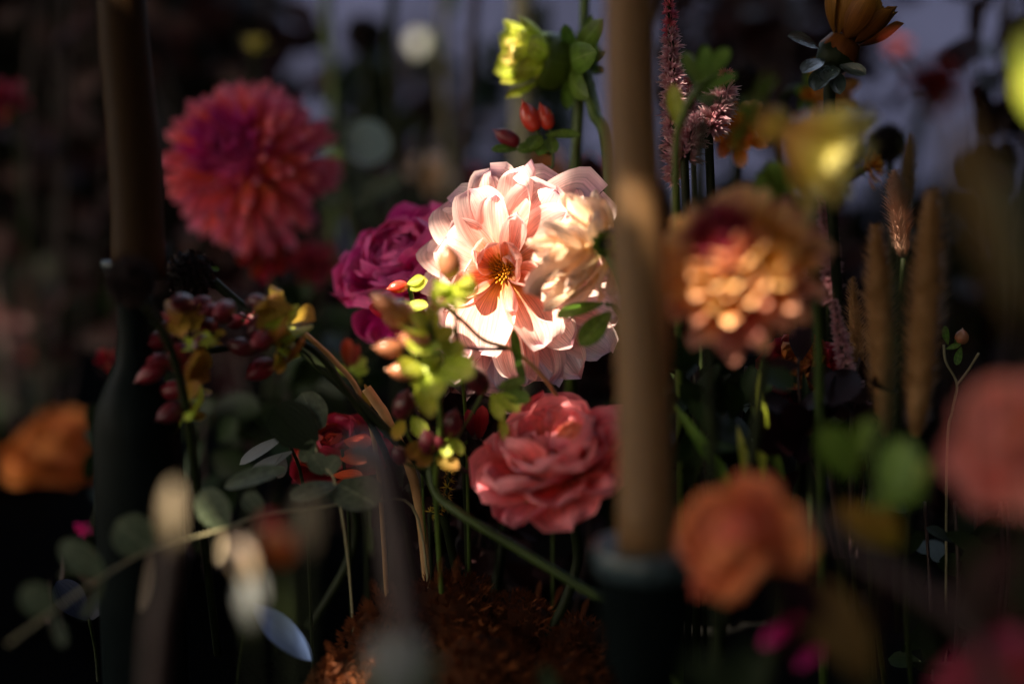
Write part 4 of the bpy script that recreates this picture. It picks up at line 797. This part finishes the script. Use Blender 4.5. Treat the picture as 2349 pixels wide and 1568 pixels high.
# ------------------------------------------------------------------ bristle grass
def bristle_head(name, r, L, mat, n, seed):
    rs = random.Random(seed); vs, fs = [], []
    for k in range(n):
        t = (k+.5)/n; a = k*2.39996; rr = r*(math.sin(math.pi*min(1, .12+.88*t)*.94)**.6)
        d = Vector((math.cos(a), math.sin(a), .9)).normalized(); p = Vector((math.cos(a)*rr*.35, math.sin(a)*rr*.35, t*L)); y = d.cross(Vector((0, 0, 1))).normalized()
        l = rr*rs.uniform(.8, 1.9); w_ = rr*.11; b = len(vs)
        vs += [p-y*w_*.4, p+y*w_*.4, p+d*l*.5+y*w_, p+d*l, p+d*l*.5-y*w_]; fs += [(b, b+1, b+2), (b, b+2, b+4), (b+4, b+2, b+3)]
    return mesh(name, vs, fs, mat)
def grass(label, top, bot, wp, mat, n=700, seed=1):
    A = P(*bot); B = P(*top); T = Thing('bristle_grass', label, 'grass', Matrix.Translation(A)); L = (B-A).length; r = S(bot[2], wp/2)
    m = zmat(A, B); m = m @ Matrix.Diagonal((1/L, 1/L, 1/L, 1))
    T.world('core', lathe_mesh('core', [(r*.25, 0), (r*.62, L*.12), (r*.68, L*.5), (r*.5, L*.8), (r*.05, L)], mat, 14), m)
    o = T.world('bristles', bristle_head('bristles', r, L, mat, n, seed), m); o['kind'] = 'stuff'
    T.tube('stem', smooth_path([A, A+Vector((0, .005, -.08)), Vector((A.x+.01, A.y+.02, .004))]), .0013, M_dstem)
grass('pale rosy bristle grass head with a sunlit top', (2052, 395, 1.02), (2072, 590, 1.02), 52, M_bristp, 700, 1)
grass('tall tan bristle grass head left of the sunlit one', (2010, 520, .93), (2030, 1000, .93), 70, M_brist, 1200, 2)
grass('tall brown bristle grass head right of the sunlit one', (2140, 440, .90), (2100, 1000, .90), 78, M_brist, 1200, 3)
grass('thin upright tan grass head behind the sunlit one', (2092, 310, 1.08), (2070, 520, 1.08), 34, M_brist, 500, 4)
grass('dark brown grass head at the foot of the tall ones', (1955, 640, 1.02), (1975, 960, 1.02), 46, M_brist, 700, 5)
# ------------------------------------------------------------------ moss mound
def moss():
    c = P(1040, 1420, .98); c.z = 0
    T = Thing('moss_mound', 'rust brown mossy mound at the foot of the flowers', 'moss', Matrix.Translation(c)); rs = random.Random(6)
    lobes = [(1040, 1410, .99, 130), (900, 1440, .97, 110), (1180, 1430, .99, 110), (1310, 1480, .98, 110), (790, 1540, .95, 80), (1100, 1560, .93, 150), (1280, 1600, .93, 140), (930, 1600, .92, 130)]
    vs, fs = [], []
    pm_ = [(.02, 0), (.5, .35), (.85, .8), (1, 1.2)]
    for x, y, r, q in lobes:
        L = P(x, y+45, r); q = S(r, q)
        prof = [(q*.03, L.z+q*1.0), (q*.4, L.z+q*.9), (q*.75, L.z+q*.6), (q*.95, L.z+q*.15), (q, L.z-q*.3), (q*1.05, .003)]
        T.local('clump', lathe_mesh('clump', [(a, max(b, .002)) for a, b in prof][::-1], M_mossd, 18, .05), Matrix.Translation((L.x-c.x, L.y-c.y, 0)))
        for k in range(620):
            zz = rs.uniform(-.35, 1); a = rs.uniform(0, 6.283); qq = math.sqrt(1-min(1, zz*zz)); d = Vector((qq*math.cos(a), qq*math.sin(a), zz))
            if d.y > .55: continue
            k2 = 1+.16*mnoise.noise(Vector((x*.1+d.x*3, d.y*3, d.z*3+y)))
            p = L+d*q*k2*.97-c
            for s_ in range(5):
                dd = (d+Vector((rs.gauss(0, .6), rs.gauss(0, .6), rs.gauss(0, .5)+.3))).normalized(); y_ = dd.orthogonal().normalized(); l = q*.12*rs.uniform(.5, 1.5); b = len(vs)
                vs += [p-y_*l*.16, p+y_*l*.16, p+dd*l+y_*l*.05, p+dd*l*1.3]; fs += [(b, b+1, b+2), (b, b+2, b+3)]
    o = T.local('sprigs', mesh('sprigs', vs, fs, M_moss), Matrix.Identity(4)); o['kind'] = 'stuff'
    me = bristle_head('frond', .007, .045, M_moss, 110, 2)
    for x0, y0, x1, y1 in ((900, 1420, 850, 1330), (880, 1450, 830, 1370), (930, 1400, 890, 1330), (1000, 1350, 1010, 1280), (1040, 1340, 1050, 1275), (1230, 1380, 1240, 1330), (800, 1540, 745, 1470), (770, 1560, 735, 1510), (1330, 1420, 1350, 1370), (860, 1480, 800, 1420), (1270, 1390, 1290, 1340)):
        A = P(x0, y0, .95); B = P(x1, y1, .95); T.world('frond', me, zmat(A, B) @ Matrix.Diagonal((20, 20, 22, 1)))
moss()
celosia('tiny ochre seed wisps hanging beside the coral rose', [(1045, 1040, .99), (1030, 1090, .99), (1020, 1150, .99), (985, 1180, .99)], 22, 26, [star(M_gsep, 7, 1.2, k, .09) for k in range(3)], None, 8, 'seed_wisp', mat=M_dstem)
# ------------------------------------------------------------------ foreground blur
leaf_sprig('pale_blossom', 'blurred grey white petals on a plum stem cutting the lower picture edge', [((905, 1620, .62), (865, 1455, .61), .36, (-.3, .2, 1)), ((905, 1620, .62), (945, 1455, .61), .36, (.3, .2, 1)), ((910, 1640, .62), (1000, 1500, .62), .3, (.3, .2, 1), M_euc), ((890, 1640, .62), (820, 1520, .62), .3, (-.3, .2, 1), M_euc)],
           [(815, 1030, .68), (868, 1060, .66), (900, 1180, .65), (925, 1350, .64), (950, 1560, .63), (960, 1900, .63)], M_white, M_pstem, 36, cat='flower', lname='petal')
leaf_sprig('streak_pod', 'blurred bleached pod standing in for a glassy streak, on a dusky stem in the dark corner', [((388, 1270, .64), (392, 1105, .63), .26, (-.3, .3, 1), M_pale), ((385, 1260, .64), (400, 1180, .63), .35, (0, .3, 1), M_pale)], [(388, 1260, .64), (375, 1360, .64), (358, 1480, .64), (345, 1800, .64)], M_pale, M_pstem, 26, cat='foliage', lname='pod')  # pale pods and petals from here stand in for glassy streaks
leaf_sprig('streak_pod', 'blurred tan pod standing in for a glassy streak, left of the plum stem', [((705, 1280, .62), (702, 1130, .61), .34, (-.2, .3, 1), M_pale)], [(705, 1270, .62), (700, 1400, .62), (690, 1800, .62)], M_pale, M_dstem, 14, lname='pod')
leaf_sprig('streak_bud', 'blurred bluish white petals standing in for a glassy streak above the glossy blue leaf', [((575, 1445, .66), (555, 1330, .65), .3, (-.3, .4, 1)), ((575, 1445, .66), (590, 1320, .65), .28, (.2, .4, 1)), ((570, 1340, .66), (545, 1240, .65), .5, (-.3, .3, 1), M_peachpale)], [(575, 1440, .66), (585, 1560, .66), (590, 1800, .66)], M_white, M_dstem, 10, cat='flower', lname='petal')
leaf_sprig('coral_bud', 'small blurred coral bud between the pale stand-in streak pods', [((650, 1300, .68), (620, 1215, .67), .6, (-.2, .3, 1)), ((650, 1300, .68), (650, 1215, .67), .6, (.2, .3, 1)), ((640, 1280, .68), (610, 1180, .67), .5, (0, .3, 1), M_wine)], [(648, 1295, .68), (655, 1450, .68), (660, 1800, .68)], M_rust, M_dstem, 8, cat='flower', lname='petal')
leaf_sprig('wide_leaf', 'very blurred beige green blade slanting across the grass heads', [((2345, 760, .5), (2170, 240, .5), .17, (-.6, .3, .7), M_dimgold), ((2360, 700, .5), (2290, 380, .5), .2, (-.6, .3, .7), M_euc)], [(2345, 760, .5), (2370, 1000, .5), (2380, 1700, .5)], M_euc, M_dstem, 8)
leaf_sprig('red_bud', 'small bright red blurred bud near the amber dahlia', [((2062, 130, .68), (2040, 80, .675), .8, (-.4, .4, 1)), ((2062, 130, .68), (2070, 82, .675), .8, (.2, .4, 1)), ((2058, 128, .68), (2022, 98, .675), .7, (-.4, .4, 1))], [(2062, 128, .68), (2120, 260, .66), (2200, 700, .6), (2250, 1700, .55)], M_coralin, M_dstem, 4, dict(cup=.9, curl=.7), cat='flower', lname='petal')
leaf_sprig('lime_leaf', 'lime green out of focus leaf cut by the picture edge', [((2440, 300, .6), (2352, 60, .6), .4, (-.7, .3, .6), M_lime), ((2450, 320, .6), (2345, 170, .6), .4, (-.7, .3, .6), M_lime)], [(2435, 300, .6), (2420, 800, .6), (2400, 1700, .55)], M_lime, M_dstem, 8)
leaf_sprig('leafy_branch', 'olive and lime leaves out of focus behind the orange rose', [((2030, 1140, .7), (2080, 1010, .69), .7, (-.2, .5, .8), M_green), ((2040, 1150, .71), (2130, 1060, .70), .4, (.2, .5, .8), M_lime), ((1960, 1100, .74), (1890, 980, .73), .6, (-.2, .5, .8), M_green), ((1960, 1060, .74), (2000, 960, .73), .5, (0, .5, .8), M_green), ((2030, 1250, .7), (1930, 1160, .69), .5, (-.3, .6, .7), M_gsep), ((2060, 1260, .7), (2010, 1170, .69), .5, (-.3, .6, .7), M_gsep), ((1990, 1160, .7), (2120, 1110, .69), .5, (0, .6, .7), M_green)], [(2010, 1000, .73), (2010, 1150, .71), (2060, 1280, .7), (2160, 1600, .68)], M_green, M_dstem, 8)
leaf_sprig('ochre_leaf', 'blurred ochre leaf under the orange rose', [((2000, 1560, .66), (1850, 1330, .66), .5, (-.5, .4, .8), M_dimgold)], [(1990, 1550, .66), (2050, 1650, .66), (2080, 1800, .66)], M_dimgold, M_dstem, 6)
leaf_sprig('plum_branch', 'dark plum branch stretching right from the orange rose', [((1900, 1230, .6), (2010, 1310, .6), .3, (-.2, .7, .6)), ((2000, 1290, .6), (2120, 1330, .6), .4, (0, .7, .6)), ((2080, 1340, .6), (2200, 1440, .6), .5, (0, .7, .6)), ((1980, 1330, .6), (2050, 1450, .6), .5, (0, .7, .6)), ((2180, 1400, .59), (2330, 1250, .58), .5, (-.3, .5, .8)), ((2200, 1430, .59), (2360, 1400, .58), .5, (-.3, .5, .8)), ((1760, 1300, .6), (1900, 1420, .6), .7, (0, .6, .8)), ((1780, 1420, .6), (1850, 1520, .6), .6, (0, .6, .8))], [(1850, 1180, .61), (2000, 1290, .6), (2200, 1420, .59), (2300, 1600, .58), (2330, 1800, .58)], M_plum, M_pstem, 18)
leaf_sprig('magenta_petals', 'two thin magenta petals showing under the ochre leaf', [((1850, 1400, .72), (1745, 1475, .71), .3, (-.3, .6, .7)), ((1900, 1470, .72), (1830, 1530, .71), .3, (-.3, .6, .7))], [(1880, 1440, .72), (1950, 1600, .72), (1960, 1800, .72)], M_mag, M_dstem, 5, cat='flower', lname='petal')
leaf_sprig('olive_leaf', 'olive leaves in shadow at the foot of the candlestick', [((1700, 1640, .62), (1580, 1500, .62), .5, (-.4, .7, .6)), ((1720, 1640, .62), (1720, 1480, .62), .5, (0, .6, .8)), ((1300, 1640, .75), (1240, 1530, .75), .3, (-.3, .5, .8))], [(1690, 1630, .62), (1690, 1700, .62), (1690, 1800, .62)], M_dgreen, M_dstem, 6)
# ------------------------------------------------------------------ grasses and sprigs right of the candle
leaf_sprig('grass_tuft', 'lime grass blades and a thin stalk under the orange dahlia', [((1750, 1100, .9), (1738, 830, .89), .12, (-.3, .2, 1), M_lime), ((1800, 1100, .92), (1720, 930, .91), .15, (-.4, .3, 1), M_green), ((1700, 1150, .9), (1550, 930, .89), .12, (-.3, .4, .9), M_green), ((1730, 1150, .9), (1690, 980, .89), .14, (-.3, .2, 1), M_lime), ((1640, 1150, .95), (1640, 960, .95), .1, (-.3, .2, 1), M_dgreen), ((1880, 1100, .95), (1840, 850, .95), .14, (-.3, .2, 1), M_dgreen)],
           [(1660, 1000, .98), (1680, 1060, .98), (1665, 1150, .98), (1650, 1500, 1.0)], M_green, M_stem, 3, dict(cup=.6, curl=-.3, sharp=1.6, peak=.4))
leaf_sprig('blue_sprig', 'small blue grey leaves on a wiry twig beside the russet bloom', [((1705, 930, 1.0), (1740, 895, 1.0), .7, (-.2, .4, .9)), ((1705, 935, 1.0), (1750, 955, .99), .6, (-.2, .6, .7)), ((1660, 1040, 1.0), (1705, 1040, 1.0), .4, (0, .8, .6)), ((1700, 1020, 1.0), (1730, 1005, 1.0), .4, (0, .8, .6))], [(1705, 930, 1.0), (1690, 980, 1.0), (1665, 1050, 1.0), (1650, 1150, 1.0), (1640, 1600, 1.0)], M_eucb, M_stem, 3)
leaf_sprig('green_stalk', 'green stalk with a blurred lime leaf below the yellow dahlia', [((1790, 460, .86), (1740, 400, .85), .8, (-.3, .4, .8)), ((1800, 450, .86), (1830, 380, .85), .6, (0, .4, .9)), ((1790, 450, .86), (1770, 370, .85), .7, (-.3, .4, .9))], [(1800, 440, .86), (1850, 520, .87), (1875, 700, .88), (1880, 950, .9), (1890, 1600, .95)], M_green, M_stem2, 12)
leaf_sprig('green_stalk', 'blurred bright green leaves behind the mauve celosia', [((1600, 200, .87), (1570, 115, .87), .4, (0, .4, .9)), ((1610, 190, .87), (1672, 105, .87), .4, (0, .4, .9)), ((1610, 200, .87), (1620, 100, .87), .35, (0, .4, .9)), ((1610, 210, .87), (1690, 165, .87), .35, (0, .5, .9)), ((1605, 215, .87), (1660, 225, .87), .4, (0, .5, .9)), ((1560, 300, .9), (1540, 190, .9), .35, (-.3, .3, .9), M_lime), ((1590, 220, .93), (1640, 240, .93), .6, (0, .6, .8))], [(1610, 190, .87), (1570, 260, .88), (1550, 400, .9), (1560, 1000, .95), (1560, 1600, 1.0)], M_green, M_stem, 9)
def vsprig():
    T = Thing('wiry_sprig', 'thin forked twig with one pale green berry against the dark', 'foliage', Matrix.Translation(P(2180, 960, 1.0)))
    T.tube('twig', smooth_path([P(2165, 790, 1.0), P(2170, 830, 1.0), P(2195, 880, 1.0), P(2185, 940, 1.0), P(2172, 1050, 1.0), P(2170, 1600, 1.03)]), S(1, 3), M_eucst, 6)
    T.tube('twig', smooth_path([P(2195, 882, 1.0), P(2220, 850, 1.0), P(2245, 810, .99)]), S(1, 3), M_eucst, 6)
    T.world('berry', berry_mesh(M_berryo), zmat(P(2205, 790, 1.0), P(2208, 755, 1.0), 1.3))
    for a, b in (((2175, 790), (2160, 745)), ((2205, 792), (2185, 780)), ((2205, 795), (2190, 840)), ((2170, 800), (2205, 790))):
        blade(T, 'leaf', pm(M_green, W=.4, cup=.5, curl=.6), (*a, 1.0), (*b, 1.0), (0, .4, 1))
vsprig()
# ------------------------------------------------------------------ background: tall stems and dark foliage
def tall(label, path, wp, mat, leaves=()):
    leaf_sprig('tall_stem', label, leaves, path, M_green, mat, wp)
tall('tall dark green stem right of the blue grey eucalyptus', [(905, -60, 1.5), (895, 120, 1.5), (905, 300, 1.5), (915, 600, 1.5), (920, 1400, 1.5)], 12, M_dstem)
tall('tall burgundy stem rising behind the peach dahlia', [(1095, -60, 1.45), (1085, 100, 1.45), (1070, 300, 1.45), (1062, 420, 1.45), (1070, 1400, 1.45)], 11, M_pstem)
tall('pale green blurred stem above the big pink dahlia', [(745, -60, 1.6), (755, 100, 1.6), (765, 260, 1.6), (780, 1400, 1.6)], 12, M_stem)
tall('thin grey green stem with narrow leaves near the bokeh spot', [(1020, -60, 1.8), (1015, 140, 1.8), (1025, 420, 1.8), (1030, 1300, 1.8)], 8, M_eucst, [((1015, 60, 1.8), (1040, -40, 1.8), .3, (0, .2, 1)), ((1020, 160, 1.8), (985, 60, 1.8), .25, (0, .2, 1))])
tall('brown blurred plume stem above the lime dahlia bud', [(1195, -80, 1.6), (1198, 30, 1.6), (1200, 200, 1.6), (1190, 1300, 1.6)], 26, M_tan if False else M_eucst)
def lump(label, at, rp, mat, n, name, seed, cat='flower', k=None, f=(0, .3, 1)):
    return dahlia(name, label, at, f, rp, n, [mat], k or dict(W=.6, cup=.8, curl=.4), seed=seed, elev=(-10, 85), stem_mat=M_dstem)
lump('blurred yellow bud with an orange tip above the big pink dahlia', (585, 108, 1.55), 42, M_yellow, 14, 'yellow_bud', 21, f=(0, 1, .2))
lump('blurred mauve pink bloom against the wall left of the peach dahlia', (985, 400, 1.7), 62, M_peachpale, 30, 'mauve_bloom', 22)
lump('deep red blurred bloom behind the top of the peach dahlia', (1362, 400, 1.4), 48, M_dred, 30, 'red_bloom', 23)
lump('brown orange blurred bloom behind the red berries', (1250, 395, 1.6), 60, M_orange, 24, 'brown_bloom', 24)
lump('dark wine bloom in the gap above the magenta rose', (1085, 410, 1.5), 40, M_wine, 30, 'wine_bloom', 25)
lump('dusky red bloom in front of the dark hedge, above the grass heads', (2140, 200, .66), 80, M_maroon, 40, 'dusky_bloom', 26)
lump('pale pink bud hanging among black shadows left of the bottle holder', (70, 805, 1.75), 32, M_salmon, 14, 'pink_bud', 27, f=(0, -1, .3))
lump('small raspberry bloom touching the bottle holder', (246, 825, 1.2), 34, M_dred, 20, 'raspberry_bloom', 28)
lump('dim maroon bloom lost in the dark, cut by the picture edge', (10, 235, 1.5), 60, M_wine, 30, 'maroon_bloom', 29)
lump('dark red bloom below the big pink dahlia', (610, 590, 1.3), 70, M_dred, 36, 'dark_red_bloom', 30)
lump('rusty bloom shadowed between the pink dahlia and the magenta rose', (720, 610, 1.4), 66, M_wine, 36, 'rusty_bloom', 31)
lump('magenta petal tuft in the dark lower corner', (190, 1215, 1.2), 26, M_mag, 12, 'magenta_tuft', 32)
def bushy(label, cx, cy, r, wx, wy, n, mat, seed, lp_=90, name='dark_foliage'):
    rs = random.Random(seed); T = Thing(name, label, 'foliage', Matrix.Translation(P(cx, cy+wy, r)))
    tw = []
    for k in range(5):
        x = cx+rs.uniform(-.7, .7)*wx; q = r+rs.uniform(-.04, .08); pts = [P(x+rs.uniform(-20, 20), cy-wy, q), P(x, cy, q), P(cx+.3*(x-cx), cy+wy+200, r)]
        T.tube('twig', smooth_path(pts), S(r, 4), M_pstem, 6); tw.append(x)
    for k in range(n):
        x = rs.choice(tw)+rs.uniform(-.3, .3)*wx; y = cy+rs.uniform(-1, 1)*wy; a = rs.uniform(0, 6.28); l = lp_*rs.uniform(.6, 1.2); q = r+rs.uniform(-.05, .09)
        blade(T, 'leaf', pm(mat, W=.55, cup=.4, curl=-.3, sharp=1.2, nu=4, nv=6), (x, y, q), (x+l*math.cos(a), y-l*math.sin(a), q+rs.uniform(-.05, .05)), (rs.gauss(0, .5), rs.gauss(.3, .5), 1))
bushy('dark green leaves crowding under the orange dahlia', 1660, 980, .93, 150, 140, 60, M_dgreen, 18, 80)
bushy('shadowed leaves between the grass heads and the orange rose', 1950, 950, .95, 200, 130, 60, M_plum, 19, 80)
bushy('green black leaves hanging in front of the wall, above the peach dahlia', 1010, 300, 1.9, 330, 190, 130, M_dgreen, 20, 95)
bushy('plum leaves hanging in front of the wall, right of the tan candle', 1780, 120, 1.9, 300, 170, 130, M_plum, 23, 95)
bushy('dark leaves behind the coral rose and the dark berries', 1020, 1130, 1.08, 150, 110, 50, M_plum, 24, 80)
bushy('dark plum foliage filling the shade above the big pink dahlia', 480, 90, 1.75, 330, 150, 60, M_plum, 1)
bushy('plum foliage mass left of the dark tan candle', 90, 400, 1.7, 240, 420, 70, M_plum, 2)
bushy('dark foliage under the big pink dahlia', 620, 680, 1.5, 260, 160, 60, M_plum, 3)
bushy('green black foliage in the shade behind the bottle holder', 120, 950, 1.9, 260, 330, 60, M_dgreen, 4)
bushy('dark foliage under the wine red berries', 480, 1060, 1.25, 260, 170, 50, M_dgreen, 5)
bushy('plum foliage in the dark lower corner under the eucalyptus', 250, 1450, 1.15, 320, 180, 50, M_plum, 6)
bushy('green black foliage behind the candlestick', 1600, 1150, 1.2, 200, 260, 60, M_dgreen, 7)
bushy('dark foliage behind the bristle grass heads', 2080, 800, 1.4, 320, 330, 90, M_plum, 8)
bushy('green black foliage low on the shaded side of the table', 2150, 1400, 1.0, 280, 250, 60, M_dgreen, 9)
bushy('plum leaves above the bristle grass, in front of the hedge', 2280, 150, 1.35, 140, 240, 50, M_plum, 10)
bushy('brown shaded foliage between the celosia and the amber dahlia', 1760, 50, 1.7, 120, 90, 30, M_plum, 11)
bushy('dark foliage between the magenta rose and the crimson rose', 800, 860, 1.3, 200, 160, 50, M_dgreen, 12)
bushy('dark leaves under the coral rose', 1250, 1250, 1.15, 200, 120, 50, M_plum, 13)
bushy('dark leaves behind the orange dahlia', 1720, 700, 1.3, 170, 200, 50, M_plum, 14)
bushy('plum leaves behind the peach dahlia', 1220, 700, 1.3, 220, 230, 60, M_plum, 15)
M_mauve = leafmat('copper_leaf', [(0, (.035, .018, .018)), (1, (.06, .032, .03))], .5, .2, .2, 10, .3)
bushy('blurred copper brown shrub in front of the wall between the tall stems', 1000, 290, 2.5, 350, 180, 150, M_mauve, 16, 80, 'copper_shrub')
bushy('blurred copper brown shrub in front of the wall behind the amber dahlia', 1800, 90, 2.5, 260, 110, 110, M_mauve, 17, 80, 'copper_shrub')
def bokeh_spot():  # made-up petal that catches the sun to give a bokeh highlight
    T = Thing('bokeh_petal', 'single pale petal added to catch the sun as a round blurred spot against the wall', 'flower', Matrix.Translation(P(960, 110, 2.3)))
    blade(T, 'petal', pm(M_white, W=.8, cup=.4, curl=.2), (960, 125, 2.3), (960, 75, 2.3), (-.4, .8, .6), 1.2)
    T.tube('stem', smooth_path([P(960, 122, 2.3), P(965, 300, 2.3), P(965, 900, 2.3)]), .0015, M_dstem)
bokeh_spot()
